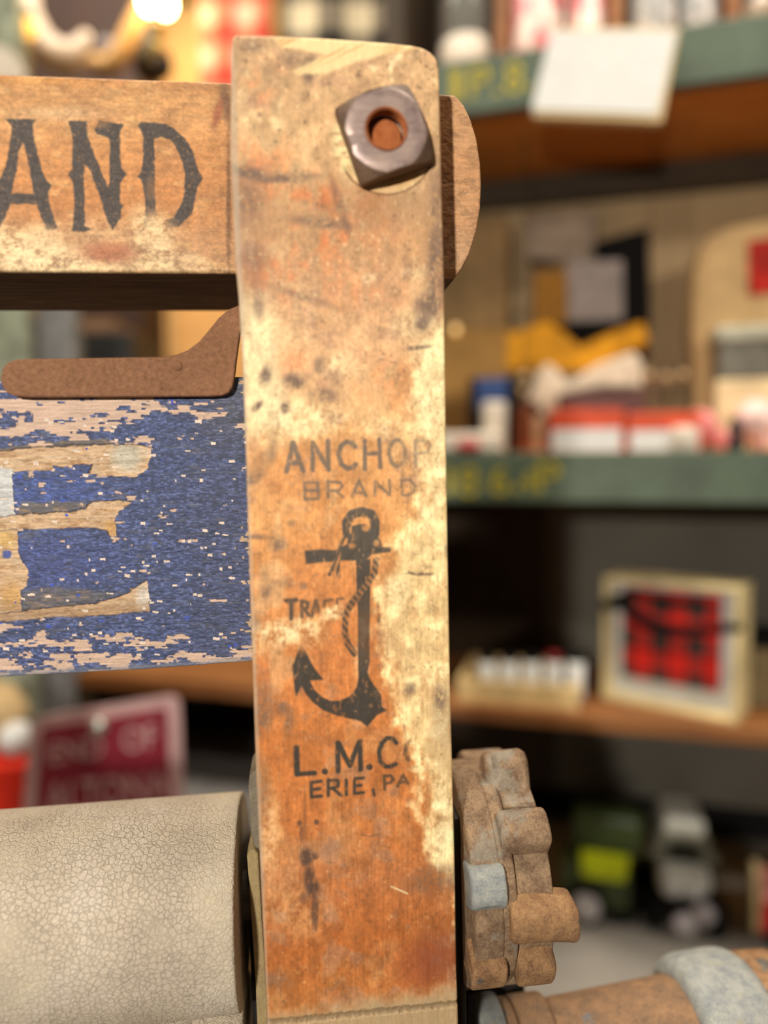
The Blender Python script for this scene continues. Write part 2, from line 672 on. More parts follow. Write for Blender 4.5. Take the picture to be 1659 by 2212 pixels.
def paint_post(U, V):
    wx = (fbm(U / 26, V / 26, 3, 3) - .5) * 5
    wy = (fbm(U / 26, V / 26, 9, 3) - .5) * 5
    X, Y = U + wx, V + wy
    n1 = fbm(U / 90, V / 140, 11, 5)
    n2 = fbm(U / 22, V / 30, 12, 5)
    n3 = fbm(U / 6, V / 7, 13, 3)
    gr = fbm(U / 3.0, V / 60, 14, 3)
    C = grad(V + (n1 - .5) * 140, [
        (60, (204, 166, 126)), (300, (208, 168, 122)), (480, (204, 158, 114)), (620, (214, 166, 124)),
        (760, (234, 186, 138)), (900, (238, 190, 134)), (1000, (232, 174, 114)), (1150, (226, 160, 98)),
        (1300, (220, 146, 86)), (1450, (212, 134, 76)), (1600, (206, 126, 66)), (1750, (198, 122, 66)),
        (1900, (190, 120, 72)), (2020, (184, 108, 56)), (2120, (190, 118, 62)), (2260, (180, 120, 70))])
    # broad tone changes
    C = over(C, (196, 122, 66), sst(.52, .70, n1) * .30 * sst(250, 420, V))
    C = over(C, (236, 196, 146), sst(.52, .72, fbm(U / 60, V / 80, 21, 5)) * .55 * (1 - .6 * sst(1350, 1600, V)))
    C = over(C, (172, 132, 106), sst(.56, .74, fbm(U / 55, V / 45, 22, 5)) * .5)
    wn = sst(-40, 200, V) * 0 + 1
    # the right-hand side and some patches are bleached to bare pale wood
    d = np.interp(V, [600, 700, 820, 950, 1100, 1180, 1290, 1400, 1480, 1560, 1640, 1720, 1820, 1880, 1930],
                  [990, 925, 905, 915, 900, 850, 815, 830, 842, 862, 884, 905, 915, 950, 1000])
    pale = sst(-26, 34, U - d + (n2 - .5) * 90 + (n1 - .5) * 50)
    C = over(C, (246, 216, 158), pale * .9)
    C = over(C, (255, 238, 180), pale * sst(.5, .7, n2) * .7)
    C = over(C, (214, 172, 120), pale * sst(.54, .70, fbm(U / 16, V / 34, 25, 4)) * .6 * sst(1180, 1280, V))
    le = sst(40, -10, U - np.interp(V, [560, 640, 760, 900, 960], [500, 545, 585, 600, 520]) + (n2 - .5) * 60)
    C = over(C, (252, 228, 178), le * sst(560, 640, V) * sst(980, 900, V) * .8)
    for (cx, cy, rx, ry, a, k) in [
            (640, 905, 70, 40, -20, .7), (560, 880, 60, 60, 0, .6), (690, 920, 60, 25, -20, .5), (840, 925, 60, 22, 0, .5),
            (600, 1368, 34, 26, 0, .9), (655, 1362, 44, 30, 10, .75), (716, 1325, 24, 15, -20, .95), (862, 1280, 26, 30, 0, .8),
            (545, 1375, 40, 40, 0, .5), (880, 700, 30, 26, 0, .5), (740, 790, 40, 26, 0, .4), (930, 780, 36, 120, 0, .55),
            (800, 600, 14, 10, 0, .5), (560, 700, 44, 60, 0, .5), (900, 590, 30, 12, 0, .4), (935, 880, 36, 120, 0, .6),
            (930, 1020, 36, 130, 0, .4), (960, 1780, 24, 110, 0, .7), (575, 1790, 30, 90, 0, .4), (640, 1960, 60, 60, 0, .2),
            (520, 210, 14, 20, 0, .4), (600, 230, 8, 26, 20, .5), (850, 130, 8, 26, 30, .5), (806, 148, 12, 7, 30, .6),
            (845, 160, 4, 20, -8, .7), (863, 126, 7, 14, 20, .6), (540, 255, 20, 16, 0, .3), (600, 268, 16, 14, 0, .4)]:
        C = over(C, (255, 236, 184), blob(X, Y, cx, cy, rx, ry, a, .6) * k * sst(.25, .6, n2 * .6 + n3 * .4))
    for (cx, cy, rx, ry, a, k) in [(640, 430, 110, 60, 10, .5), (560, 330, 60, 40, 0, .45), (700, 560, 140, 60, -20, .4), (600, 590, 70, 50, 0, .5),
                                   (690, 520, 60, 20, -10, .5), (560, 180, 50, 40, 0, .4), (700, 420, 60, 30, 0, .4), (800, 640, 80, 30, 0, .3),
                                   (640, 780, 30, 26, 0, .4), (700, 860, 30, 20, 0, .5), (820, 820, 60, 50, 0, .35), (600, 500, 50, 18, -20, .5)]:
        C = over(C, (202, 112, 66), blob(X, Y, cx, cy, rx, ry, a, .8) * k * sst(.35, .62, n2 * .6 + n1 * .4))
    # bluish grey / dark grime
    for (cx, cy, rx, ry, a, k) in [
            (530, 372, 50, 13, 12, .7), (620, 385, 60, 9, -4, .6), (525, 420, 44, 30, 10, .45), (530, 470, 40, 40, 0, .35),
            (690, 480, 70, 12, 8, .5), (735, 445, 9, 60, -18, .5), (940, 590, 18, 90, 0, .55), (925, 660, 30, 26, -30, .6),
            (912, 700, 14, 18, 30, .6), (545, 545, 44, 26, 20, .35), (900, 752, 30, 5, -8, .6), (668, 150, 12, 30, 10, .7),
            (640, 130, 30, 18, 0, .4), (540, 100, 24, 14, 0, .4), (575, 810, 12, 22, 20, .65), (632, 820, 20, 14, 0, .6),
            (645, 830, 16, 10, 0, .5), (700, 855, 30, 14, 0, .5), (556, 878, 14, 7, -40, .7), (615, 880, 8, 12, 0, .7),
            (690, 790, 12, 18, 0, .5), (560, 1010, 16, 40, 30, .35), (545, 1035, 22, 8, -20, .5), (590, 970, 9, 30, 0, .35),
            (598, 1175, 18, 16, 0, .55), (550, 1160, 40, 5, 0, .5), (630, 1130, 10, 8, 0, .35), (575, 1280, 9, 18, 20, .5),
            (625, 1260, 9, 12, 0, .45), (655, 1265, 9, 8, 0, .45), (552, 1340, 14, 20, 0, .35), (610, 1530, 16, 14, 0, .5),
            (570, 1520, 26, 50, 0, .4), (560, 1560, 20, 30, 0, .4), (625, 1560, 10, 26, 10, .4), (650, 1490, 12, 12, 0, .3),
            (950, 1510, 12, 26, 0, .5), (885, 1490, 12, 16, 30, .5), (905, 1240, 26, 3, 0, .7), (968, 1190, 8, 14, 0, .4),
            (960, 1560, 30, 90, 0, .25), (700, 1600, 60, 10, 10, .25), (865, 420, 120, 60, 0, .16), (950, 440, 20, 160, 0, .35),
            (560, 1700, 20, 60, 0, .35), (700, 1830, 40, 20, 0, .2), (940, 1900, 60, 26, -10, .45), (950, 2060, 50, 60, 0, .3),
            (600, 2120, 30, 20, 0, .3), (540, 620, 26, 60, 0, .3), (560, 660, 12, 30, 0, .4), (650, 640, 80, 8, 20, .35)]:
        C = over(C, (112, 92, 80), blob(X, Y, cx, cy, rx, ry, a, .7) * min(1, k * 1.45) * sst(.28, .60, n2 * .5 + n3 * .5))
    # scattered dark specks, denser in the upper half
    sp = sst(.70, .80, fbm(U / 9, V / 9, 31, 3)) * (.30 + .28 * sst(700, 200, V))
    C = over(C, (100, 76, 60), sp * .9)
    C = over(C, (250, 226, 176), sst(.70, .80, fbm(U / 7, V / 11, 32, 3)) * np.interp(V, [700, 1000], [.45, .2]))
    # mottling
    C *= (1 + (n2 - .5) * .34 + (n3 - .5) * .22 + (gr - .5) * .16 * sst(900, 1200, V))[..., None]
    # torn corner at the top
    t1 = poly(X, Y, [(590, 82), (700, 78), (960, 92), (950, 112), (900, 104), (850, 112), (770, 134), (705, 158), (645, 162),
                     (632, 156), (700, 118), (660, 108), (606, 100)], 5)
    fib = fbm((U * .8 + V * .6) / 46, (V * .8 + U * .38) / 5, 41, 4)
    C = over(C, (254, 226, 168), t1 * .92)
    C = over(C, (206, 150, 92), t1 * sst(.52, .72, fib) * .6)
    # crushed pale wood round the nut and the counterbore line
    cr = blob(X, Y, 742, 325, 20, 60, -14, .5) * sst(.3, .6, fbm(U / 14, V / 6, 43, 4))
    C = over(C, (250, 236, 176), cr * .9)
    D = np.zeros(U.shape)
    rr = np.hypot(U - 836, (V - 316))
    ang = np.degrees(np.arctan2(V - 316, U - 836))
    arc = sst(5, 35, ang) * sst(162, 140, ang)
    C = over(C, (238, 208, 150), sst(103, 96, rr) * sst(340, 356, V) * .6)
    C = over(C, (198, 146, 92), sst(103, 96, rr) * sst(340, 356, V) * blob(X, Y, 868, 384, 34, 14, -20, .6) * .6)
    line = (1 - sst(0, 3.2, np.abs(rr - 103))) * arc
    C = over(C, (92, 66, 44), line * .8)
    D += .0006 * sst(104, 100, rr) * arc * sst(0, 20, V - 330)
    D += .0005 * line
    # -- the black stamp
    X, Y = U + wx * .35, V + wy * .35
    ink = np.zeros(U.shape)
    for f, ln, w, k in STAMP:
        ink = np.maximum(ink, stroke(X, Y, zs(f, ln), w / 4.608, 2.2) * k)
    A4 = lambda pts, s=2.2: poly(X, Y, zs(z4, pts), s)
    ink = np.maximum(ink, A4([(695, 330), (728, 262), (800, 240), (890, 245), (940, 300), (975, 340), (1020, 400), (1040, 460), (880, 500), (690, 480)]))
    ink = np.maximum(ink, A4([(268, 505), (420, 490), (560, 500), (690, 440), (900, 465), (1130, 470), (1125, 515), (930, 545),
                              (880, 602), (640, 602), (520, 615), (400, 625), (285, 640)]))
    ink = np.maximum(ink, A4([(1220, 475), (1440, 452), (1440, 560), (1230, 572)], 3) * .42)
    ink = np.maximum(ink, A4([(1290, 470), (1330, 470), (1330, 560), (1290, 565)], 3) * .55)
    ink = np.maximum(ink, A4([(778, 590), (922, 590), (920, 900), (915, 1600), (900, 1700), (800, 1700), (795, 1130), (785, 850)]))
    # twisted rope round the shank
    s1 = stroke(X, Y, zs(z4, [(980, 600), (960, 740), (880, 850), (770, 980), (700, 1090), (668, 1200), (668, 1330), (695, 1430),
                              (760, 1530)]), 64 / 4.6, 2)
    tw = .5 + .5 * np.sin((U * .9 - V * .8) / 2.3)
    ink = np.where(s1 > .02, ink * (1 - s1) + s1 * (.42 + .5 * sst(.3, .7, tw)), ink)
    s2 = stroke(X, Y, zs(z4, [(655, 370), (610, 470), (600, 590), (550, 690), (520, 740)]), 44 / 4.6, 2)
    s2 = np.maximum(s2, stroke(X, Y, zs(z4, [(605, 590), (600, 760)]), 40 / 4.6, 2))
    ink = np.where(s2 > .02, ink * (1 - s2) + s2 * (.3 + .65 * sst(.35, .6, .5 + .5 * np.sin((U * 1.2 + V * .5) / 2.6))), ink)
    for (cx, cy, rx, ry) in [(740, 455, 36, 28), (985, 428, 30, 34), (880, 280, 34, 34), (835, 200, 92, 26), (725, 300, 14, 40)]:
        p = z4(cx, cy)
        ink *= 1 - .75 * blob(U, V, p[0], p[1], rx / 4.6, ry / 4.6, 0, .35)
    HOOK = [(235, 175), (300, 310), (370, 440), (455, 545), (320, 555), (360, 640), (430, 710), (520, 755), (620, 755), (720, 710),
            (785, 620), (805, 520), (800, 400), (880, 420), (910, 520), (960, 610), (1030, 690), (1035, 815), (1085, 850),
            (990, 900), (930, 970), (890, 1012), (830, 960), (700, 930), (560, 890), (450, 850), (350, 770), (280, 690),
            (235, 605), (182, 712), (165, 640), (148, 400)]
    ink = np.maximum(ink, poly(X, Y, zs(z5, HOOK), 2.2))
    # wear of the ink
    worn = sst(.60, .80, fbm(U / 7, V / 12, 51, 4)) * .55
    worn = np.maximum(worn, pale * np.where(V > 1150, .85, .35) * sst(.25, .5, n2 + .1))
    worn = np.maximum(worn, blob(X, Y, 714, 1325, 24, 15, 0, .4) * .92)
    worn = np.maximum(worn, blob(X, Y, 655, 1385, 20, 24, 0, .6) * .8)
    worn = np.maximum(worn, blob(X, Y, 870, 1185, 18, 40, 0, .5) * .8)
    worn = np.maximum(worn, blob(X, Y, 800, 1370, 30, 60, 0, .8) * .25)
    ink = ink * (1 - worn) * (.86 + .14 * n3)
    inkc = np.stack([np.interp(V, [900, 1080, 1110, 1400, 1700], v) for v in ([104, 100, 72, 52, 50], [98, 94, 72, 53, 52], [94, 90, 70, 52, 52])], -1)
    C = C * (1 - (ink * .93)[..., None]) + inkc * (ink * .93)[..., None]
    # black drip and scratches low down
    drip = np.zeros(U.shape)
    for (cx, cy, rx, ry, k) in [(648, 1778, 6, 6, .7), (684, 1776, 6, 6, .8), (652, 1800, 5, 18, .5), (662, 1852, 14, 20, .85), (680, 1850, 8, 8, .7),
                                (668, 1900, 12, 34, .8), (676, 1920, 14, 22, .9), (680, 1965, 8, 40, .75), (682, 2000, 4, 14, .6),
                                (656, 1940, 8, 12, .5), (658, 1760, 3, 60, .3)]:
        drip = np.maximum(drip, blob(X, Y, cx, cy, rx, ry, 0, .5) * k * sst(.2, .55, n2 * .4 + n3 * .6))
    C = over(C, (78, 60, 54), drip * .95)
    C = over(C, (244, 226, 178), stroke(X, Y, [(845, 1915), (880, 1930)], 4, 1.5) * .8)
    C = over(C, (110, 90, 76), stroke(X, Y, [(780, 1804), (800, 1807), (822, 1800)], 3, 1.5) * .6)
    C = over(C, (120, 96, 78), stroke(X, Y, [(882, 1236), (905, 1243), (935, 1238)], 4, 1.8) * .6)
    C = over(C, (150, 70, 46), blob(X, Y, 930, 2080, 70, 50, -30, .8) * .5)
    # dusty shoulder at the very bottom
    yl = 2190 - (U - 590) * .165
    du = sst(-14, 26, V - yl + (n2 - .5) * 36)
    C = over(C, (186, 164, 128), du * .88)
    ed = np.abs(V - (2206 - (U - 600) * .105) + (n3 - .5) * 8)
    C = over(C, (110, 92, 66), (1 - sst(2, 8, ed)) * .55)
    D += -.0006 * du + .0008 * (1 - sst(2, 9, ed))
    # grey worn outer arris
    xl = np.interp(V, [75, 640, 2212], [499, 519, 576])
    C = over(C, (188, 170, 150), sst(9, 2, U - xl) * .6)
    D += (n2 - .5) * .0003
    return C, D


def edge_l(y):
    return np.interp(y, [60, 75, 160, 330, 560, 640, 800, 1000, 1300, 1700, 1900, 2212, 2400],
                     [503, 502, 499, 497, 507, 515, 524, 531, 540, 554, 563, 577, 586])


def edge_r(y):
    return np.interp(y, [60, 150, 640, 900, 1300, 1500, 1700, 1900, 2100, 2212, 2400],
                     [948, 949, 961, 964, 970, 974, 979, 984, 987, 990, 995])


s = np.concatenate([np.linspace(0, .02, 8)[:-1], np.linspace(.02, .98, 330), np.linspace(.98, 1, 8)[1:]])
t = np.concatenate([np.linspace(0, .004, 6)[:-1], np.linspace(.004, .92, 1440), np.linspace(.92, 1, 12)[1:]])
ytop = np.interp(s, [0, .02, .3, .55, .75, .86, .92, .955, .98, .993, 1], [80, 74, 77, 84, 91, 96, 102, 110, 121, 133, 150])
V = ytop[None, :] + (2480 - ytop[None, :]) * t[:, None]
U = edge_l(V) + (edge_r(V) - edge_l(V)) * s[None, :]
upright = wp(panel('upright', U, V, 0.0, 0.018, paint_post, M_post, wringer, 7, .0011, 1.0))
upright['label'] = 'stamped upright post of pale worn wood'

# ---- top rail ----------------------------------------------------------------
def za(x, y):
    return (x / 7.9, 240 + y / 7.9)


def zn(x, y):
    return (130 + x / 5.027, 240 + y / 5.027)


LET_A = [(75, 130), (610, 140), (560, 220), (570, 400), (600, 560), (660, 800), (720, 1010), (790, 1190), (885, 1250), (820, 1380),
         (822, 1480), (870, 1680), (930, 1860), (985, 2010), (800, 2040), (740, 1900), (660, 1680), (620, 1590), (180, 1580), (130, 1700),
         (70, 1850), (0, 1990), (-260, 1990), (-150, 1700), (-60, 1380), (-130, 1280), (-20, 1180), (30, 1100), (100, 900), (160, 620), (190, 400), (190, 260), (150, 190)]
HOLE_A = [(390, 530), (320, 680), (290, 1000), (240, 1200), (190, 1410), (570, 1410), (550, 1250), (490, 950), (420, 600)]
LET_N = [(90, 105), (290, 105), (290, 240), (340, 390), (400, 540), (470, 720), (530, 830), (540, 700), (530, 600), (545, 420), (530, 290),
         (400, 250), (380, 200), (420, 110), (690, 140), (650, 230), (650, 500), (670, 620), (720, 690), (670, 750), (650, 800), (650, 1000),
         (690, 1020), (655, 1070), (655, 1170), (570, 1290), (510, 1180), (440, 950), (380, 800), (330, 650), (265, 580), (255, 700),
         (265, 1000), (265, 1240), (330, 1280), (290, 1310), (125, 1305), (145, 1200), (150, 1000), (140, 800), (130, 740), (90, 700),
         (130, 620), (135, 300), (120, 180)]
LET_D = [(835, 150), (890, 120), (1030, 125), (1150, 145), (1280, 220), (1390, 340), (1450, 480), (1480, 600), (1548, 730), (1490, 830),
         (1470, 960), (1430, 1110), (1300, 1250), (1160, 1270), (1050, 1270), (900, 1270), (930, 1050), (910, 880), (890, 760), (845, 715),
         (885, 650), (900, 560), (900, 280), (870, 190)]
HOLE_D = [(1020, 300), (1100, 280), (1200, 310), (1270, 420), (1330, 550), (1350, 700), (1350, 850), (1330, 980), (1240, 1150),
          (1080, 1200), (1040, 1150), (1030, 900), (1025, 600)]


def paint_rail(U, V):
    n1 = fbm(U / 90, V / 60, 61, 5)
    n2 = fbm(U / 20, V / 14, 62, 5)
    n3 = fbm(U / 5, V / 4, 63, 3)
    wx = (fbm(U / 9, V / 9, 64, 3) - .5) * 5
    wy = (fbm(U / 9, V / 9, 65, 3) - .5) * 5
    X, Y = U + wx, V + wy
    C = grad(V + (n1 - .5) * 60, [(150, (184, 130, 84)), (200, (196, 146, 96)), (260, (208, 156, 104)), (330, (206, 146, 92)),
                                  (430, (198, 136, 84)), (500, (196, 146, 104)), (560, (188, 150, 114)), (600, (200, 166, 124))])
    C = over(C, (160, 116, 80), sst(.52, .72, n1) * .4)
    C = over(C, (222, 178, 122), sst(.54, .74, fbm(U / 40, V / 22, 66, 4)) * .45)
    rt = sst(400, 500, U + (n2 - .5) * 60)
    C = over(C, (176, 128, 84), rt * .55 * sst(700, 500, U))
    C = over(C, (90, 68, 54), blob(X, Y, 488, 215, 12, 40, -8, .8) * .7)
    C = over(C, (140, 76, 60), blob(X, Y, 470, 245, 8, 30, 15, .7) * .6)
    C = over(C, (100, 74, 54), blob(X, Y, 494, 440, 5, 150, 0, .7) * .7)
    # pale scuffs along the lower edge
    for (cx, cy, rx, ry, a, k) in [(20, 540, 90, 46, 6, .95), (110, 555, 60, 30, 0, .8), (130, 575, 90, 14, 0, .9), (330, 510, 44, 46, 20, .8),
                                   (350, 560, 40, 26, 0, .6), (300, 470, 20, 30, 0, .4), (420, 560, 40, 12, 20, .5), (250, 575, 150, 9, 0, .5),
                                   (440, 585, 60, 8, 0, .4), (210, 500, 60, 30, 0, .25), (100, 505, 40, 26, 0, .5)]:
        C = over(C, (238, 212, 166), blob(X, Y, cx, cy, rx, ry, a, .7) * k * sst(.25, .55, n2 * .7 + n3 * .3))
    C = over(C, (168, 96, 70), blob(X, Y, 235, 545, 50, 22, 0, .7) * .6)
    C = over(C, (214, 190, 160), blob(X, Y, 120, 245, 100, 14, 0, .8) * .3)
    C = over(C, (214, 152, 84), blob(X, Y, 70, 172, 120, 10, 3, .8) * .5)
    C *= (1 + (n2 - .5) * .26 + (n3 - .5) * .30)[..., None]
    ink = poly(X, Y, zs(za, LET_A), 2) * (1 - poly(X, Y, zs(za, HOLE_A), 2))
    ink = np.maximum(ink, poly(X, Y, zs(zn, LET_N), 2))
    ink = np.maximum(ink, poly(X, Y, zs(zn, LET_D), 2) * (1 - poly(X, Y, zs(zn, HOLE_D), 2)))
    worn = sst(.66, .82, fbm(U / 5, V / 4, 71, 3)) * .5
    for (cx, cy, rx, ry, k) in [(20, 530, 60, 40, .95), (335, 490, 34, 34, .9), (100, 505, 30, 16, .6), (352, 500, 34, 24, .7), (215, 268, 20, 10, .5),
                                (120, 505, 24, 18, .5), (328, 408, 14, 24, .35), (62, 500, 40, 20, .6)]:
        worn = np.maximum(worn, blob(X, Y, cx, cy, rx, ry, 0, .6) * k)
    ink = ink * (1 - worn)
    ic = np.array([72, 67, 66.]) * (1 + (n3 - .5) * .5)[..., None]
    C = C * (1 - (ink * .94)[..., None]) + ic * (ink * .94)[..., None]
    # the rounded end beyond the post
    e = sst(930, 960, U)
    C = over(C, (206, 162, 122), e * .6)
    C *= (1 - e * .12 * (n2 > .55))[..., None]
    D = (n2 - .5) * .0004 + (n3 - .5) * .00014 + .0008 * sst(8, 0, 590 - V + (n2 - .5) * 12) * .5
    return C, D


def rail_right(y):
    return np.interp(y, [190, 203, 212, 230, 260, 300, 350, 400, 450, 500, 550, 580, 600, 615],
                     [950, 972, 986, 1003, 1018, 1030, 1038, 1040, 1038, 1030, 1014, 999, 984, 965])


su = np.concatenate([np.linspace(-1130, -40, 6), np.linspace(-30, 1040, 640)])
sr = (su + 1130) / (1040 + 1130)
tv = np.linspace(0, 1, 270)
yt = np.interp(su, [-1130, 0, 495, 960, 1040], [119, 160, 178, 203, 209])
yb = np.interp(su, [-1130, 0, 505, 985, 1040], [580, 587, 590, 600, 601])
V = yt[None, :] + (yb - yt)[None, :] * tv[:, None]
U = -1130 + (rail_right(V) + 1130) * sr[None, :]
yt2 = np.interp(U, [-1130, 0, 495, 960, 1040], [119, 160, 178, 203, 209])
yb2 = np.interp(U, [-1130, 0, 505, 985, 1040], [580, 587, 590, 600, 601])
V = yt2 + (yb2 - yt2) * tv[:, None]
M_railside = m_wood('dark_rail_wood', (84, 66, 54), (128, 102, 84), 30, (2, 14, 14), .8)  # darker wood for the sides and back of the rail
rail = wp(panel('top_rail', U, V, 0.0185, 0.056, paint_rail, M_rail, wringer, 6, .0008, 1.0, M_railside))
rail['label'] = 'thick wooden top rail lettered in black with a rounded end'

# ---- blue board ----------------------------------------------------------------
def ze(x, y):
    return (x / 4.879, 940 + y / 4.879)


E_TOP = [(-400, 175), (0, 165), (400, 125), (1100, 100), (1450, 95), (1600, 140), (1560, 350), (1440, 440), (1090, 430), (930, 400), (965, 305),
         (760, 310), (740, 345), (560, 320), (550, 365), (130, 390), (60, 380), (-400, 390)]
E_ST1 = [(-240, 330), (120, 350), (130, 560), (150, 840), (-240, 870)]
E_MID = [(-240, 880), (170, 842), (760, 805), (900, 780), (930, 715), (1100, 690), (1250, 690), (1390, 710), (1250, 800), (1205, 900), (1225, 1070),
         (1150, 1060), (1120, 1000), (980, 975), (500, 985), (-240, 1010)]
E_ST2 = [(-240, 1000), (180, 1000), (195, 1290), (300, 1430), (265, 1600), (215, 1640), (220, 1860), (-240, 1900)]
E_BOT = [(-400, 1890), (40, 1880), (350, 1840), (1000, 1775), (1270, 1700), (1420, 1610), (1550, 1530), (1580, 1860), (1000, 1905), (500, 1930), (0, 1965), (-400, 1980)]


def paint_blue(U, V):
    n1 = fbm(U / 120, V / 40, 81, 4)
    n2 = fbm(U / 26, V / 6, 82, 4)
    n3 = fbm(U / 7, V / 2.6, 83, 3)
    X = U + (fbm(U / 12, V / 6, 84, 3) - .5) * 8
    Y = V + (fbm(U / 12, V / 8, 85, 3) - .5) * 7
    C = np.ones(U.shape + (3,)) * np.array([60, 74, 118.])
    C = over(C, (48, 58, 96), sst(.5, .7, n2) * .7)
    C = over(C, (98, 112, 160), sst(.52, .72, n3) * .6)
    C = over(C, (70, 74, 98), sst(260, 520, U + (n1 - .5) * 160) * .40)
    C = over(C, (84, 82, 84), sst(400, 520, U + (n1 - .5) * 120) * sst(1010, 900, V) * .4)
    C = over(C, (60, 84, 158), blob(U, V, 110, 1060, 120, 50, 0, .7) * .5)
    C = over(C, (64, 76, 138), blob(U, V, 90, 1220, 150, 60, 0, .7) * .5)
    C *= (1 + (n3 - .5) * .8 + (n2 - .5) * .3)[..., None]
    C = over(C, (108, 104, 104), sst(.62, .74, fbm(U / 30, V / 5, 93, 4)) * .4)
    # carved E: bare pale wood
    let = np.zeros(U.shape)
    for P in (E_TOP, E_ST1, E_MID, E_ST2, E_BOT):
        let = np.maximum(let, poly(X, Y, zs(ze, P), 1.6))
    w = np.ones(U.shape + (3,)) * np.array([204, 172, 136.])
    w = over(w, (168, 128, 88), sst(.5, .72, n2) * .7)
    w = over(w, (222, 200, 176), sst(.55, .75, fbm(U / 40, V / 9, 86, 4)) * .6)
    w = over(w, (196, 206, 214), poly(X, Y, zs(ze, E_ST1), 5) * .8)
    w = over(w, (188, 190, 178), blob(X, Y, 272, 985, 34, 30, 0, .5) * .7)
    w = over(w, (206, 200, 192), blob(X, Y, 308, 1295, 16, 28, 10, .5) * .8)
    w = over(w, (198, 152, 88), (blob(X, Y, 22, 1290, 24, 30, 0, .6) + blob(X, Y, 240, 1140, 16, 16, 0, .6)) * .8)
    w = over(w, (206, 168, 96), blob(X, Y, 10, 1165, 20, 18, 0, .6) * .8)
    w = over(w, (150, 118, 86), sst(1290, 1320, V) * .55)
    w = over(w, (70, 84, 150), (blob(X, Y, 14, 1198, 10, 8, 0, .3)))
    w *= (1 + (n3 - .5) * .3)[..., None]
    C = C * (1 - let[..., None]) + w * let[..., None]
    # dirty rim of the carving
    rim = np.maximum(poly(X, Y, zs(ze, [(-300, 150), (0, 140), (600, 70), (1150, 40), (1150, 90), (400, 125), (0, 160), (-300, 175)]), 4),
                     poly(X, Y, zs(ze, [(170, 790), (220, 710), (880, 700), (920, 760), (600, 830), (180, 850)]), 4) * .9)
    rim = np.maximum(rim, poly(X, Y, zs(ze, [(240, 1640), (600, 1600), (1000, 1640), (1300, 1660), (1000, 1770), (400, 1830), (220, 1850)]), 8) * .7)
    C = over(C, (112, 98, 78), rim * (1 - let) * .75)
    C = over(C, (186, 150, 108), rim * (1 - let) * sst(.56, .66, n2) * .6)
    # flakes lost along the grain
    fq = fbm(np.round(U / 3) * 3 / 44, np.round(V / 5 + U / 900) * 5 / 13, 87, 3, .6) + (fbm(U / 9, V / 5, 90, 2) - .5) * .12
    den = np.interp(V - (U * .02), [800, 850, 862, 900, 930, 955, 1000, 1340, 1375, 1395, 1420, 1450, 1475],
                    [-.1, .14, .32, .30, .20, .02, -.22, -.22, .02, .13, .22, .20, .16])
    den = den - .30 * sst(230, 430, U) * sst(1100, 1000, V)
    den = den - .12 * sst(330, 560, U) * sst(1300, 1360, V)
    fl = sst(0, .012, fq - .62 + den * .75)
    C = over(C, (214, 182, 158), fl * (1 - let) * .95)
    # chips at the right edge and scattered crumbs
    ce = sst(0, .02, fbm(U / 18, np.round(V / 4) * 4 / 5, 88, 3) - np.interp(U, [490, 520, 545], [.9, .74, .6]))
    C = over(C, (206, 174, 132), ce * sst(484, 500, U) * .9)
    rng = np.random.RandomState(5)
    for i in range(170):
        cx, cy = rng.uniform(-20, 540), rng.uniform(900, 1420)
        ww, hh = rng.uniform(1.2, 7) ** 1.0, rng.uniform(1.0, 3.2)
        if i < 30:
            ww, hh = rng.uniform(3, 7), rng.uniform(2, 4)
        m = (np.abs(U - cx) < ww) & (np.abs(V - cy - (U - cx) * .05) < hh)
        if m.any():
            C[m] = (232, 212, 196) if i % 9 else (56, 84, 190)
    C = over(C, (40, 66, 190), stroke(U, V, [(368, 856), (373, 872)], 5, 1.5) * .9)
    yb_ = np.interp(U, [-1120, 0, 300, 545, 600], [1536, 1463, 1447, 1429, 1425])
    C = over(C, (130, 132, 144), sst(16, 4, yb_ - V + (n2 - .5) * 14) * .7)
    D = .0009 * let + .00025 * fl + (n2 - .5) * .0003 + (n3 - .5) * .00022
    return C, D


su = np.concatenate([np.linspace(-1120, -40, 6), np.linspace(-30, 600, 440)])
tv = np.linspace(0, 1, 440)
yt = np.interp(su, [-1120, 0, 505, 600], [836, 822, 814, 812])
yb = np.interp(su, [-1120, 0, 300, 545, 600], [1536, 1463, 1447, 1429, 1425])
U = np.repeat(su[None, :], len(tv), 0)
V = yt[None, :] + (yb - yt)[None, :] * tv[:, None]
blue = wp(panel('crossboard', U, V, 0.0225, 0.019, paint_blue, M_blue, wringer, 5, .0007, 1.0))
blue['label'] = 'blue crossboard with flaking paint and a carved letter'

# ---- iron bracket -----------------------------------------------------------------
out = [(0, 815), (5, 795), (15, 783), (32, 776), (60, 774.5), (200, 772.5), (350, 770), (380, 766), (405, 756), (430, 737), (452, 711), (472, 686),
       (490, 670), (512, 660), (560, 650), (570, 690), (526, 700), (518, 722), (512, 765), (506, 815), (502, 836), (494, 848), (480, 854),
       (455, 856), (60, 858), (32, 856), (14, 848), (4, 834)]
pl = [L(u, v, .0188) for u, v in out]
bm = NB()
prism(bm, [(p.x, p.z) for p in pl], .0188, .0222)
brk = wobj('bracket', bm, M_iron, bevel=.0007, seg=3)
brk['label'] = 'brown rusted iron bracket'
c0 = L(382, 790, .0188)
bm = NB()
revolve(bm, [(.0017, .0), (.0017, -.0002), (.0013, -.0004), (.0003, -.0004)], 'Y', 24, (c0.x, .0189, c0.z))
rv = obj('rivet', bm, M_iron, brk, sm=True)

# ---- rollers ----------------------------------------------------------------------
R_AX = .037
R_RAD = .0358


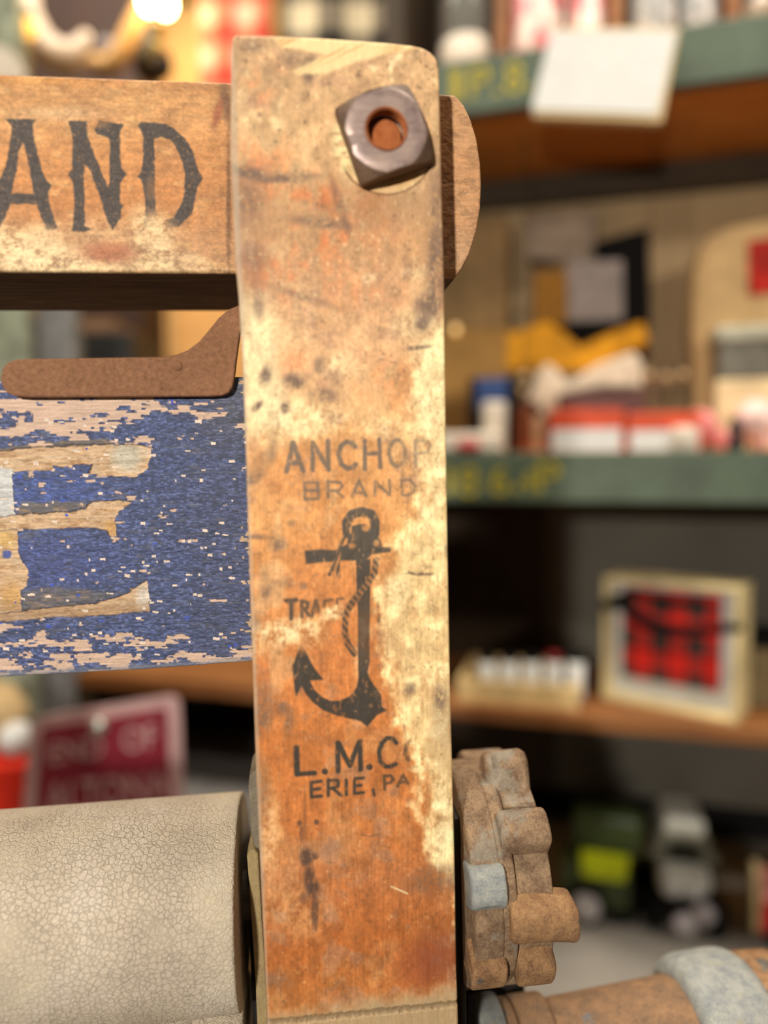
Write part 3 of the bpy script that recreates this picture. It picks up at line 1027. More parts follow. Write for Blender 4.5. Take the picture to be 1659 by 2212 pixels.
def m_rubber():
    k = NT('crazed_cream_rubber')
    v = k.coords((1, 1, 1))
    wn = k.n('ShaderNodeTexNoise')
    wn.inputs['Scale'].default_value = 260
    k.l(v, wn.inputs['Vector'])
    dv = k.n('ShaderNodeVectorMath', operation='SCALE')
    dv.inputs['Scale'].default_value = .0016
    k.l(wn.outputs['Color'], dv.inputs[0])
    av = k.n('ShaderNodeVectorMath', operation='ADD')
    k.l(v, av.inputs[0])
    k.l(dv.outputs[0], av.inputs[1])

    def vor(scale):
        nd = k.n('ShaderNodeTexVoronoi', feature='DISTANCE_TO_EDGE')
        nd.inputs['Scale'].default_value = scale
        k.l(av.outputs[0], nd.inputs['Vector'])
        return nd.outputs['Distance']
    a = k.gray(vor(520), 0, 1, 0, .10)
    b = k.gray(vor(1250), 0, 1, 0, .16)
    big = k.noise(v, 34, 4, .6)
    fine = k.noise(v, 1800, 3, .7)
    c = k.ramp(big, [(.3, (198, 184, 166)), (.5, (214, 200, 180)), (.7, (226, 214, 198))])
    c = k.mix(1.0, c, k.gray(fine, .85, 1.15, .3, .7), 'MULTIPLY')
    # pale dust packed in the larger cracks, darker hairlines elsewhere
    dust = k.noise(v, 28, 3, .6)
    inv = k.n('ShaderNodeMath', operation='SUBTRACT')
    inv.inputs[0].default_value = 1
    k.l(a, inv.inputs[1])
    md = k.n('ShaderNodeMath', operation='MULTIPLY')
    k.l(inv.outputs[0], md.inputs[0])
    k.l(k.gray(dust, 0, .7, .50, .64), md.inputs[1])
    c = k.mix(1.0, c, k.gray(a, .70, 1.0), 'MULTIPLY')
    c = k.mix(md.outputs[0], c, lin((244, 232, 196)))
    c = k.mix(1.0, c, k.gray(b, .86, 1.0), 'MULTIPLY')
    k.color(c)
    h = k.n('ShaderNodeMath', operation='MULTIPLY_ADD')
    k.l(b, h.inputs[0])
    h.inputs[1].default_value = .35
    k.l(a, h.inputs[2])
    h2 = k.n('ShaderNodeMath', operation='MULTIPLY_ADD')
    k.l(fine, h2.inputs[0])
    h2.inputs[1].default_value = .5
    k.l(h.outputs[0], h2.inputs[2])
    k.bump(h2.outputs[0], .55, .0006)
    k.set(.6, 0, .35)
    return k.m


M_rub = m_rubber()
M_steel = m_rust('grey_steel', [(70, 66, 60), (120, 112, 100), (150, 140, 126), (170, 160, 140)], 200, .5)
pa = L(524, 1934, R_AX)
ROLL_Z = pa.z
ROLL_X1 = L(529, 1934, R_AX).x


def roller(zc, x1, name):
    bm = NB()
    prof = [(.001, x1 - .0005), (R_RAD - .0014, x1 - .0003), (R_RAD - .0005, x1 - .0005), (R_RAD - .0001, x1 - .0010), (R_RAD, x1 - .0018)]
    prof += [(R_RAD, x1 - .0018 - .245 * i / 30) for i in range(1, 31)]
    prof += [(R_RAD - .001, x1 - .2495), (.001, x1 - .25)]
    revolve(bm, prof[::-1], 'X', 128, (0, R_AX, zc))
    o = wobj(name, bm, M_rub, sm=True)
    for f_ in o.data.polygons:
        if abs(f_.normal.x) > .9:
            f_.use_smooth = False
    return o


r1 = roller(ROLL_Z, ROLL_X1, 'roller')
r1['label'] = 'cream rubber roller with crazed surface'
Z2 = ROLL_Z - 2 * R_RAD - .0016
r2 = roller(Z2, L(535, 2205, R_AX).x, 'roller')
bm = NB()
revolve(bm, [(.008, ROLL_X1 - .01), (.008, .062)], 'X', 32, (0, R_AX, ROLL_Z))
wobj('axle', bm, M_steel)
bm = NB()
revolve(bm, [(.008, ROLL_X1 - .01), (.008, .05)], 'X', 32, (0, R_AX, Z2))
wobj('axle', bm, M_steel)

# guide plates between roller and upright
pts = [(533, 1850), (538, 1838), (550, 1836), (558, 1846), (566, 1990), (576, 2130), (582, 2300), (559, 2300), (552, 2130), (541, 1960)]
pl = [L(u, v, .0195) for u, v in pts]
bm = NB()
prism(bm, [(p.x, p.z) for p in pl], .0195, .05)
gp = wobj('guide_plate', bm, m_rust('tan_plate', [(120, 104, 76), (158, 138, 100), (176, 156, 112), (150, 120, 80)], 240, .7), bevel=.0006)
gp['label'] = 'tan metal guide plate'
pts = [(536, 1700), (538, 1680), (544, 1668), (556, 1664), (575, 1664), (575, 1838), (550, 1838), (541, 1800)]
pl = [L(u, v, .022) for u, v in pts]
bm = NB()
prism(bm, [(p.x, p.z) for p in pl], .022, .04)
bm2 = NB()
bx(bm2, ROLL_X1 + .0015, L(575, 1850, .03).x, .032, .066, L(560, 2300, .03).z, L(560, 1846, .032).z)
wobj('gap_shade', bm2, m_plain('roller_gap_black', (26, 23, 21), .6), bevel=.001)  # black block added for the shade in the gap beside the roller
wobj('bearing_block', bm, m_rust('grey_block', [(86, 80, 70), (120, 112, 98), (140, 130, 112), (150, 138, 118)], 240, .6), bevel=.001)

# ---- nut and bolt ------------------------------------------------------------------
NC = [(722, 233), (872, 178), (944, 352), (786, 399)]
nl = [L(u, v, -.003) for u, v in NC]
ncx = sum(p.x for p in nl) / 4
ncz = sum(p.z for p in nl) / 4
half = sum((nl[i] - nl[(i + 1) % 4]).length for i in range(4)) / 8
e = (nl[1] - nl[0] + nl[2] - nl[3])
nang = math.atan2(e.z, e.x)
HN = .0066
NSEG = 144
hole = .0059
rtop = half * 1.04


def rb(a):
    c, s_ = abs(math.cos(a)), abs(math.sin(a))
    p = 34.0
    return half / ((c ** p + s_ ** p) ** (1 / p))


def ringv(bm, rf, hf):
    vs = []
    for i in range(NSEG):
        a = 2 * PI * i / NSEG
        r = rf(a)
        h = hf(a, r)
        vs.append(bm.verts.new((ncx + r * math.cos(a + nang), -h, ncz + r * math.sin(a + nang))))
    return vs


def bridge(bm, A, B):
    n = len(A)
    for i in range(n):
        j = (i + 1) % n
        bm.faces.new((A[i], A[j], B[j], B[i]))


def chh(a, r):
    return HN - max(0, r - rtop * .985) * .80 - (.0002 if r > rtop * .985 else 0)


bm = NB()
rings = [ringv(bm, lambda a: hole, lambda a, r: .0004)]
for i in range(9):   # thread
    hh = .0004 + (HN - .0009) * (i + .5) / 9
    rings.append(ringv(bm, (lambda a, i=i: hole + (.00035 if i % 2 else -.0001)), lambda a, r, hh=hh: hh))
rings.append(ringv(bm, lambda a: hole, lambda a, r: HN - .0005))
rings.append(ringv(bm, lambda a: hole + .0005, lambda a, r: HN))
rings.append(ringv(bm, lambda a: rtop * .75, lambda a, r: HN + .00005))
rings.append(ringv(bm, lambda a: rtop * .93, lambda a, r: HN))
rings.append(ringv(bm, lambda a: min(rtop * .985, rb(a) * .985), lambda a, r: HN - .0003))
for q in (.3, .65, .94):
    rings.append(ringv(bm, lambda a, q=q: min(rtop * .985, rb(a) * .985) * (1 - q) + rb(a) * q, chh))
rings.append(ringv(bm, lambda a: rb(a), lambda a, r: chh(a, r) - .0004))
rings.append(ringv(bm, lambda a: rb(a), lambda a, r: .0))
for a, b in zip(rings, rings[1:]):
    bridge(bm, a, b)
M_nut = NT('worn_steel_nut')
v = M_nut.coords((120, 120, 700))
f = M_nut.noise(v, 1, 5, .7)
v2 = M_nut.coords()
f2 = M_nut.noise(v2, 120, 4, .6)
cc = M_nut.ramp(f2, [(.3, (128, 108, 106)), (.5, (172, 150, 142)), (.7, (186, 162, 148))])
M_nut.color(M_nut.mix(1.0, cc, M_nut.gray(f, .8, 1.2, .3, .7), 'MULTIPLY'))
M_nut.bump(f, .25, .0003)
M_nut.set(.40, .35, .5)
nut = wobj('nut', bm, M_nut.m, sm=True)
nut.data.materials.append(M_nutside)
for f_ in nut.data.polygons:
    if f_.index >= NSEG * 14:
        f_.material_index = 1
nut['label'] = 'square steel nut'
md = nut.modifiers.new('es', 'EDGE_SPLIT')
md.split_angle = math.radians(34)
bm = NB()
revolve(bm, [(.0052, .012), (.0052, -.0016), (.0048, -.0021), (.0044, -.0023), (.0005, -.00235)], 'Y', 48, (ncx, 0, ncz))
bo = wobj('bolt', bm, M_orange, sm=True)
bo['label'] = 'orange rusted bolt end'
bm = NB()
for i in range(4):
    y = -.0030 - i * .0011
    revolve(bm, [(hole + .0002, y), (hole - .0004, y - .00035), (hole - .0004, y - .00045), (hole + .0002, y - .0008)], 'Y', 48, (ncx, 0, ncz), cap=False)
obj('thread', bm, M_orange, nut, sm=True)

# ---- gear -----------------------------------------------------------------------------
def gx(u, v=1900, y=0.004):
    return L(u, v, y).x


GZ = L(1092, 1863, R_AX).z
G_AXIS = (0, R_AX, GZ)


def drum(bm, x0, x1, r, rnd=.0012, seg=96):
    revolve(bm, [(.006, x0), (r - rnd, x0), (r - rnd * .3, x0 + rnd * .3), (r, x0 + rnd), (r, x1 - rnd), (r - rnd * .3, x1 - rnd * .3),
                 (r - rnd, x1), (.006, x1)], 'X', seg, G_AXIS)


gear = bpy.data.objects.new('gear', None)
link(gear, wringer)
gear.matrix_basis = ROOT_INV
gear['label'] = 'rusty cast iron gear with two staggered rows of teeth'
bm = NB()
drum(bm, gx(1074), gx(1112), .0380)
obj('web', bm, M_gear, gear, sm=True)
bm = NB()
drum(bm, gx(1018), gx(1082), .0384)
obj('rim', bm, M_gear, gear, sm=True)
bm = NB()
# right rim swells towards its far side
revolve(bm, [(.006, gx(1110)), (.0352, gx(1112)), (.0350, gx(1150)), (.0352, gx(1176)), (.0358, gx(1188)), (.0352, gx(1192)), (.006, gx(1194))], 'X', 96, G_AXIS)
obj('rim', bm, M_gear, gear, sm=True)


def tooth(x0, x1, ang, r0, r1, w0, w1, mat, flare=0.0, bev=.0018, lean=0.0):
    """one tooth: box with a rounded tip, tapering from w0 at the root to w1 at the tip"""
    a = math.radians(ang)
    rad = Vector((0, -math.cos(a), math.sin(a)))
    tan = Vector((0, math.sin(a), math.cos(a)))
    o = Vector((0, R_AX, GZ))
    bm = NB()
    prof = [(-w0, r0), (-w0 * .55 - w1 * .45, r0 + (r1 - r0) * .45), (-w1, r0 + (r1 - r0) * .8), (-w1 * .7, r1 - (r1 - r0) * .05), (0, r1),
            (w1 * .7, r1 - (r1 - r0) * .05), (w1, r0 + (r1 - r0) * .8), (w0 * .55 + w1 * .45, r0 + (r1 - r0) * .45), (w0, r0)]
    sl = []
    n = 6
    for i in range(n + 1):
        x = x0 + (x1 - x0) * i / n
        k = i / n
        ring = []
        for (t_, r_) in prof:
            p = o + rad * r_ + tan * (t_ - lean * (x - x0) - flare * (k ** 3) * .006)
            ring.append(bm.verts.new((x, p.y, p.z)))
        sl.append(ring)
    m = len(prof)
    for A, B in zip(sl, sl[1:]):
        for i in range(m):
            j = (i + 1) % m
            bm.faces.new((A[i], A[j], B[j], B[i]))
    bm.faces.new(sl[0][::-1])
    bm.faces.new(sl[-1])
    return obj('tooth', bm, mat, gear, bevel=bev, seg=4, sm=True)


# left row, then right row; the rows are staggered
for a_, mt in ((21, M_zinc), (-26, M_gear2), (150, M_gear), (194, M_gear), (238, M_gear), (282, M_gear)):
    tooth(gx(1009), gx(1086), a_, .030, .0420, .0078, .0064, mt)
for a_, x0, x1, mt, fl in ((46, 1088, 1199, M_gear, 0), (3, 1090, 1234, M_gear2, .3), (-29, 1112, 1192, M_gear2, 0), (122, 1070, 1180, M_gear, 0),
                           (162, 1070, 1190, M_gear, 0), (202, 1070, 1190, M_gear, 0), (242, 1070, 1190, M_gear, 0), (282, 1070, 1190, M_gear, 0)):
    tooth(gx(x0), gx(x1), a_, .030, .0420, .0078, .0062, mt, fl)
tooth(gx(1046, 1680, .03), gx(1140, 1680, .03), 84, .026, .0462, .0105, .0058, M_gear, 0, .0028)

bm = NB()
bx(bm, L(986, 2000, .05).x, L(1128, 2100, .06).x, .056, .066, Z2 - .03, GZ + .01)
wobj('gear_shade', bm, m_plain('gear_shade_black', (24, 21, 19), .7), bevel=.001)  # black plate added to stand for the shade between gear and hub
bm = NB()
bx(bm, L(984, 2000, .02).x, L(1006, 2000, .02).x, .020, .060, Z2 - .03, GZ + .028)
wobj('gap_shade', bm, m_plain('post_gap_black', (30, 27, 24), .6), bevel=.002)  # black block added for the shade between upright and gear
# lower gear tooth meshing from below, hub rings, crank pipe, collar
lx = lambda u: L(u, 2110, .050).x
AX2 = (0, R_AX, Z2 - .006)
a_ = math.radians(52)


def hub(x0, x1, r0, r1, mat, name, rnd=.0012, label=None):
    bm = NB()
    revolve(bm, [(.006, x0), (r0 - rnd, x0), (r0 - rnd * .3, x0 + rnd * .3), (r0, x0 + rnd), (r1, x1 - rnd), (r1 - rnd * .3, x1 - rnd * .3), (r1 - rnd, x1), (.006, x1)],
            'X', 96, AX2)
    o = wobj(name, bm, mat, sm=True)
    if label:
        o['label'] = label
    return o


hub(lx(1013), lx(1066), .0246, .0246, M_zinc, 'hub_ring', label='pitted zinc hub ring')
hub(lx(1067), lx(1092), .0226, .0226, M_pipe, 'hub_ring')
hub(lx(1093), lx(1163), .0232, .0232, M_pipe, 'hub_ring')
hub(lx(1160), lx(1500), .0206, .0250, M_pipe, 'crank_sleeve', label='tapered rusty crank sleeve')
# zinc collar, rounded
x0, x1 = lx(1436), lx(1590)
bm = NB()
pr = [(.006, x0)]
for i in range(0, 7):
    a = PI / 2 * i / 6
    pr.append((.0245 + .0068 * math.sin(a), x0 + .0075 - .0075 * math.cos(a)))
pr += [(.0320, x0 + (x1 - x0) * .55)]
for i in range(0, 9):
    a = PI / 2 * i / 8
    pr.append((.0240 + .0080 * math.cos(a), x1 - .009 + .009 * math.sin(a)))
pr.append((.006, x1))
revolve(bm, pr, 'X', 96, AX2)
col = wobj('crank_collar', bm, M_zinc, sm=True)
col['label'] = 'pitted zinc collar'
bm = NB()
revolve(bm, [(.006, x1 - .004), (.0270, x1 - .004), (.0292, x1 - .002), (.0296, x1 + .001), (.0292, x1 + .014), (.027, x1 + .017), (.006, x1 + .017)], 'X', 96, AX2)
cap = wobj('crank_cap', bm, M_gear2, sm=True)
cap['label'] = 'rusty crank cap'
# crank arm outside the frame
bm = NB()
bx(bm, x1 + .010, x1 + .022, R_AX - .012, R_AX + .012, Z2 - .15, Z2 + .006)
wobj('crank_arm', bm, M_iron, bevel=.003)

# second upright (at the far end of the rollers), legs down to the floor and feet
M_leg = m_wood('plain_post_wood', (176, 118, 70), (214, 166, 116), 12, (8, 8, 1))
ZL = upright.data.vertices[len(upright.data.vertices) // 2].co.z
zlow = L(780, 2470, 0).z
bm = NB()
bx(bm, -.335, -.272, 0, .018, BASE_Z + .040, .150)
wobj('upright', bm, M_leg, bevel=.004)
bm = NB()
bx(bm, L(590, 2400).x, L(990, 2400).x, .0004, .018, BASE_Z + .030, zlow)
wobj('leg', bm, M_leg, bevel=.002)
for xa_, xb_, dz_ in ((-.345, -.262, .012), (L(585, 2400).x, L(995, 2400).x, .0)):
    bm = NB()
    bx(bm, xa_, xb_, -.10, .14, BASE_Z + dz_, BASE_Z + dz_ + .03)
    wobj('foot', bm, M_leg, bevel=.003)

# ============================================================================
# SETTING
# ============================================================================
def setting(name, bm, mat):
    o = obj(name, bm, mat)
    o['kind'] = 'structure'
    return o


M_floor = m_plain('floor_concrete', (120, 116, 108), .8, scale=8)
M_wall = m_plain('warm_plaster', (226, 182, 110), .85, scale=10, var=.05)
bm = NB()
bx(bm, -2.4, 2.6, -1.8, 2.0, -.05, 0)
setting('floor', bm, M_floor)
bm = NB()
bx(bm, -2.4, 2.6, 1.9, 2.0, 0, 2.75)
setting('wall_back', bm, M_wall)
bm = NB()
bx(bm, -2.4, -2.3, -1.8, 1.9, 0, 2.75)
setting('wall_left', bm, M_wall)
bm = NB()
bx(bm, 2.5, 2.6, -1.8, 1.9, 0, 2.75)
setting('wall_right', bm, M_wall)
bm = NB()
bx(bm, -2.4, 2.6, -1.8, 2.0, 2.75, 2.8)
setting('ceiling', bm, m_plain('ceiling_paint', (220, 214, 200), .9, scale=5, var=.03))


# ============================================================================
# SHELVING
# ============================================================================
def sobj(name, bm, mat, label=None, cat=None, group=None, parent=None, **kw):
    """object modelled in shelf coordinates; top-level ones get their origin at the base"""
    if parent is None:
        xs = [v.co for v in bm.verts]
        c = Vector((sum(v.x for v in xs) / len(xs), sum(v.y for v in xs) / len(xs), min(v.z for v in xs)))
        for v in bm.verts:
            v.co -= c
        o = obj(name, bm, mat, None, SM @ Matrix.Translation(c), **kw)
        o['org'] = 0
        del o['org']
        ORG[o.name] = c
    else:
        c = ORG[parent.name]
        for v in bm.verts:
            v.co -= c
        o = obj(name, bm, mat, parent, **kw)
        ORG[o.name] = c
    tag(o, label, cat, group)
    return o


ORG = {}


def sempty(name, c, label, cat, group=None, yaw=0):
    o = bpy.data.objects.new(name, None)
    COL.objects.link(o)
    o.matrix_world = SM @ Matrix.Translation(c)
    ORG[o.name] = Vector(c)
    return tag(o, label, cat, group)


M_green = m_plain('green_shelf_paint', (78, 92, 76), .55, scale=25, var=.10)
M_shelf = m_wood('brown_shelf_wood', (176, 102, 30), (216, 142, 58), 9, (1, 7, 7))
M_shelf2 = m_wood('orange_shelf_wood', (112, 68, 32), (156, 102, 52), 9, (1, 7, 7))
M_cream = m_plain('cream_back', (176, 150, 112), .85, scale=12, var=.06)
M_gray = m_plain('grey_panel', (98, 94, 84), .7, scale=12, var=.06)
M_brown = m_plain('dark_brown_panel', (58, 44, 26), .7, scale=12, var=.1)
M_deck = m_plain('grey_deck', (140, 134, 126), .7, scale=14, var=.08)
M_yel = m_plain('yellow_stencil', (166, 152, 36), .6, scale=200, var=.1)

zt = lambda u, v, y=0: S(u, v, y).z
Z_UT, Z_UB = zt(1300, 80), zt(1300, 207)
Z_MT, Z_MB = zt(1300, 975), zt(1300, 1087)
Z_LT, Z_LB = zt(1300, 1544), zt(1300, 1582)
Z_DK = .70
BZ = CAM.z - .40
XR = S(1659, 1000).x + .30
XL = S(868, 1000).x
XLL = S(165, 1500).x
DEP = .21
unit = sempty('shelving_unit', (0, DEP / 2, 0), 'green lipped wooden shelving unit behind the wringer', 'shelves')


def up(name, b, mat, **kw):
    return sobj(name, b, mat, parent=unit, **kw)


b = NB(); bx(b, XL, XR, .012, DEP, Z_UT - .022, Z_UT)
# tops are flush with the lip; undersides show brown wood
up('shelf', b, M_shelf)
b = NB(); bx(b, XL, XR, .012, DEP, Z_UB + .004, Z_UT - .023)
up('shelf_underside', b, M_shelf)
b = NB(); bx(b, XL, XR, 0, .012, Z_UB, Z_UT)
lip1 = up('lip', b, M_green, bevel=.002)
b = NB(); bx(b, XL, XR, .012, DEP, Z_MB + .006, Z_MT)
up('shelf', b, M_shelf)
b = NB(); bx(b, XL, XR, 0, .012, Z_MB, Z_MT)
lip2 = up('lip', b, M_green, bevel=.002)
b = NB(); bx(b, XLL, XR, 0, DEP, Z_LB, Z_LT)
sh3 = up('shelf', b, M_shelf2, bevel=.002)
# backs
b = NB(); bx(b, XL, XR, DEP, DEP + .01, Z_MT, Z_UB + .004)
up('back_panel', b, M_cream)
b = NB(); bx(b, XL, XR, DEP - .02, DEP, S(1300, 424, DEP - .02).z, Z_UB + .003)
up('back_strip', b, M_brown)  # dark strip along the top of the back panel
b = NB(); bx(b, XLL, XL, DEP, DEP + .01, BZ, Z_LB)
up('back_panel', b, m_plain('left_gap_black', (20, 17, 14), .8))  # black panel added to darken the space under the left shelf
b = NB(); bx(b, XL, XR, DEP, DEP + .01, Z_UT, Z_UT + .4)
up('back_panel', b, M_brown)
xd = S(1182, 1300, DEP).x
b = NB(); bx(b, xd, XR, DEP, DEP + .01, Z_LT, Z_MT)
up('back_panel', b, M_gray)
b = NB(); bx(b, XL, xd, DEP, DEP + .012, Z_LT, Z_MT)
up('back_panel', b, M_brown)
xd2 = S(1200, 1680, DEP).x
zb = S(1400, 1722, DEP).z
b = NB(); bx(b, xd2, XR, DEP, DEP + .01, zb, Z_LT)
up('back_panel', b, M_gray)
b = NB(); bx(b, XL, xd2, DEP, DEP + .012, zb, Z_LT)
up('back_panel', b, M_brown)
b = NB(); bx(b, XL, XR, DEP + .16, DEP + .17, Z_DK, zb + .03)
up('back_panel', b, m_plain('black_panel', (18, 16, 14), .8))
# uprights
for x0_, x1_ in ((XL - .022, XL), (XR, XR + .022)):
    b = NB(); bx(b, x0_, x1_, .004, DEP + .17, Z_DK, Z_UT + .4)
    up('side_panel', b, M_brown)
b = NB(); bx(b, XLL, XLL + .02, .0, DEP, BZ, Z_LB)
up('side_panel', b, M_brown)
# base cabinet with a grey deck
b = NB(); bx(b, XL - .02, XR + .02, -.10, DEP + .17, Z_DK - .03, Z_DK)
up('deck', b, M_deck, bevel=.003)
b = NB(); bx(b, XL - .01, XR, -.08, DEP + .16, 0, Z_DK - .03)
up('plinth', b, M_gray)
# dividers above the upper shelf
for u0, u1, v1 in ((1070, 1097, 110), (1317, 1346, 60), (1572, 1600, 20)):
    p, q = S(u0, v1, .03), S(u1, v1, .03)
    b = NB(); bx(b, p.x, q.x, .03, DEP, Z_UT, Z_UT + .4)
    up('divider', b, M_shelf2)


def text_mesh(body, size, depth, sx=1.0):
    cu = bpy.data.curves.new('t', 'FONT')
    cu.body = body
    cu.size = size
    cu.extrude = depth
    cu.align_x = 'LEFT'
    to = bpy.data.objects.new('t', cu)
    COL.objects.link(to)
    bpy.context.view_layer.update()
    dg = bpy.context.evaluated_depsgraph_get()
    me = bpy.data.meshes.new_from_object(to.evaluated_get(dg))
    COL.objects.unlink(to)
    bpy.data.objects.remove(to)
    b = NB()
    b.from_mesh(me)
    for v in b.verts:
        # text is in xy -> stand it up in xz facing -y
        v.co = Vector((v.co.x * sx, -v.co.z, v.co.y))
    return b


def stencil(items, lip):
    for ch, u0, u1, vt, vb in items:
        p, q = S(u0, vb), S(u1, vt)
        b = text_mesh(ch, 1.0, .0, 1)
        xs = [v.co.x for v in b.verts]
        zs_ = [v.co.z for v in b.verts]
        for v in b.verts:
            v.co.x = p.x + (v.co.x - min(xs)) / (max(xs) - min(xs)) * (q.x - p.x)
            v.co.z = p.z + (v.co.z - min(zs_)) / (max(zs_) - min(zs_)) * (q.z - p.z)
            v.co.y = -.0006 + v.co.y * .0
        o = obj('stencilled_letter', b, M_yel, lip)
        for v in o.data.vertices:
            v.co -= ORG[lip.name]
        md = o.modifiers.new('s', 'SOLIDIFY')
        md.thickness = .0004


stencil([('1', 974, 996, 148, 218), ('P', 1014, 1060, 140, 214), ('.', 1066, 1082, 196, 208), ('8', 1090, 1130, 130, 204), ('.', 1138, 1150, 184, 198)], lip1)
stencil([('1', 962, 976, 1010, 1066), ('8', 990, 1034, 1008, 1072), ('6', 1060, 1100, 1006, 1068), ('.', 1112, 1124, 1050, 1064),
         ('4', 1126, 1154, 1012, 1064), ('P', 1160, 1212, 996, 1064)], lip2)


def sbox(name, u0, u1, v0, v1, y0, y1, mat, label, cat, group=None, parent=None, base=None, bev=.002, top=None):
    """box whose front face (plane Y=y0) fills the pixel window; base/top override z"""
    p, q = S(u0, (v0 + v1) / 2, y0), S(u1, (v0 + v1) / 2, y0)
    um = (u0 + u1) / 2
    zb_ = S(um, v1, y0).z if base is None else base
    zt_ = S(um, v0, y0).z if top is None else top
    b = NB()
    bx(b, p.x, q.x, y0, y1, zb_, zt_)
    return sobj(name, b, mat, label, cat, group, parent, bevel=bev)


def spoly(name, pts, y0, y1, mat, label=None, cat=None, group=None, parent=None, bev=.002, base=None):
    P = [S(u, v, y0) for u, v in pts]
    pp = [(p.x, p.z if base is None else max(p.z, base)) for p in P]
    b = NB()
    prism(b, pp, y0, y1)
    return sobj(name, b, mat, label, cat, group, parent, bevel=bev)


M_white = m_plain('white_card', (208, 210, 208), .6, scale=80, var=.02)
M_offw = m_plain('off_white', (222, 212, 196), .7, scale=60, var=.05)
M_red = m_plain('orange_red_card', (196, 70, 34), .6, scale=40)
M_pink = m_plain('pink_wool', (226, 140, 138), .9, scale=120)
M_black = m_plain('matt_black', (9, 8, 8), .8, spec=.15)
M_kraft = m_plain('kraft_board', (150, 112, 60), .8, scale=30)

# price card on a pale wooden holder, hung on the upper lip
o0 = S(1300, 250, -.014)
CQ = [(1186, 62), (1466, 62), (1424, 258), (1146, 246)]
hold = spoly('price_card', [(1192, 60), (1469, 60), (1430, 262), (1150, 250)], -.014, -.0015, m_wood('pale_holder_wood', (196, 170, 120), (222, 198, 150), 20),
             'white price card on a pale wooden block hung on the upper green lip', 'sign', bev=.001)
cpt = [S(u, v, -.0150) for u, v in [(1190, 66), (1462, 67), (1420, 246), (1148, 236)]]
b = NB(); prism(b, [(p.x, p.z) for p in cpt], -.0152, -.0141)
sobj('card', b, M_white, parent=hold)

# ---- top shelf -------------------------------------------------------------------
Z = Z_UT


def scyl(name, u0, u1, v0, y, mat, label, cat, group=None, base=Z_UT, prof=None, seg=40):
    p, q = S(u0, v0, y), S(u1, v0, y)
    r = (q.x - p.x) / 2
    cx = (p.x + q.x) / 2
    h = p.z - base
    b = NB()
    pr = prof or [(.9, 0), (1, .03), (1, .95), (.93, 1)]
    revolve(b, [(r * a_, h * t_) for a_, t_ in pr], 'Z', seg, (cx, y, base))
    return sobj(name, b, mat, label, cat, group, sm=True)


M_glass = NT('jar_glass')
M_glass.color(lin((236, 238, 230)))
M_glass.b.inputs['Transmission Weight'].default_value = .85
M_glass.set(.12)
jar = scyl('jar', 955, 1056, -60, .05, M_glass.m, 'clear glass jar with a white label on the upper shelf', 'jar',
           prof=[(.88, 0), (1, .04), (1, .78), (.8, .9), (.78, 1)])
p, q = S(953, 60, .05), S(1058, 60, .05)
r_ = (q.x - p.x) / 2
cx_ = (p.x + q.x) / 2
b = NB(); revolve(b, [(r_ * .995, Z + .004), (r_ * 1.015, Z + .005), (r_ * 1.015, Z + .040), (r_ * .995, Z + .041)], 'Z', 40, (cx_, .05, 0), cap=False)
sobj('label', b, M_offw, parent=jar, sm=True)
b = NB(); revolve(b, [(r_ * .82, S(1000, -40, .05).z), (r_ * .84, S(1000, -90, .05).z)], 'Z', 40, (cx_, .05, 0))
sobj('lid', b, m_plain('brass_lid', (170, 140, 70), .3, .8), parent=jar, sm=True)
M_mugp = NT('pink_print_glaze')
v = M_mugp.coords()
f = M_mugp.noise(v, 34, 2, .4)
M_mugp.color(M_mugp.ramp(f, [(.42, (236, 220, 208)), (.52, (228, 160, 160)), (.60, (206, 66, 80)), (.68, (232, 206, 196))]))
M_mugp.set(.3)


def mug(u0, u1, vt, y, mat, label, group=None, handle=1):
    o = scyl('mug', u0, u1, vt, y, mat, label, 'mug', group, prof=[(.84, 0), (.98, .05), (1, .2), (1, .98), (.96, 1), (.92, .97), (.90, .12), (.05, .10)])
    p, q = S(u0, vt, y), S(u1, vt, y)
    rr = (q.x - p.x) / 2
    cx = (p.x + q.x) / 2
    hh = p.z - Z
    b = NB()
    tube(b, [(cx + handle * rr * (.95 + .45 * math.sin(a)), y, Z + hh * (.5 - .32 * math.cos(a))) for a in [PI * i / 10 for i in range(11)]], rr * .12, 10)
    sobj('handle', b, mat, parent=o, sm=True)
    return o


mug(1108, 1214, -40, .045, M_mugp.m, 'large white mug with pink and red print left of the price card')
mug(1240, 1308, 5, .05, M_mugp.m, 'small pink and white mug standing behind the price card')
M_tinp = NT('grey_print_tin')
v = M_tinp.coords()
f = M_tinp.noise(v, 50, 2, .4)
M_tinp.color(M_tinp.ramp(f, [(.44, (214, 216, 214)), (.54, (150, 152, 152)), (.6, (200, 204, 204))]))
M_tinp.set(.35)
scyl('tin', 1366, 1462, -70, .045, M_tinp.m, 'larger pale grey printed tin right of the price card', 'tin')
scyl('tin', 1466, 1556, -50, .06, M_tinp.m, 'smaller pale grey printed tin at the right end of the upper shelf', 'tin')
scyl('glass_dish', 1604, 1720, -8, .05, M_glass.m, 'low glass dish at the far right of the upper shelf', 'dish', prof=[(.7, 0), (1, .3), (1, 1), (.94, 1), (.92, .4), (.05, .2)])

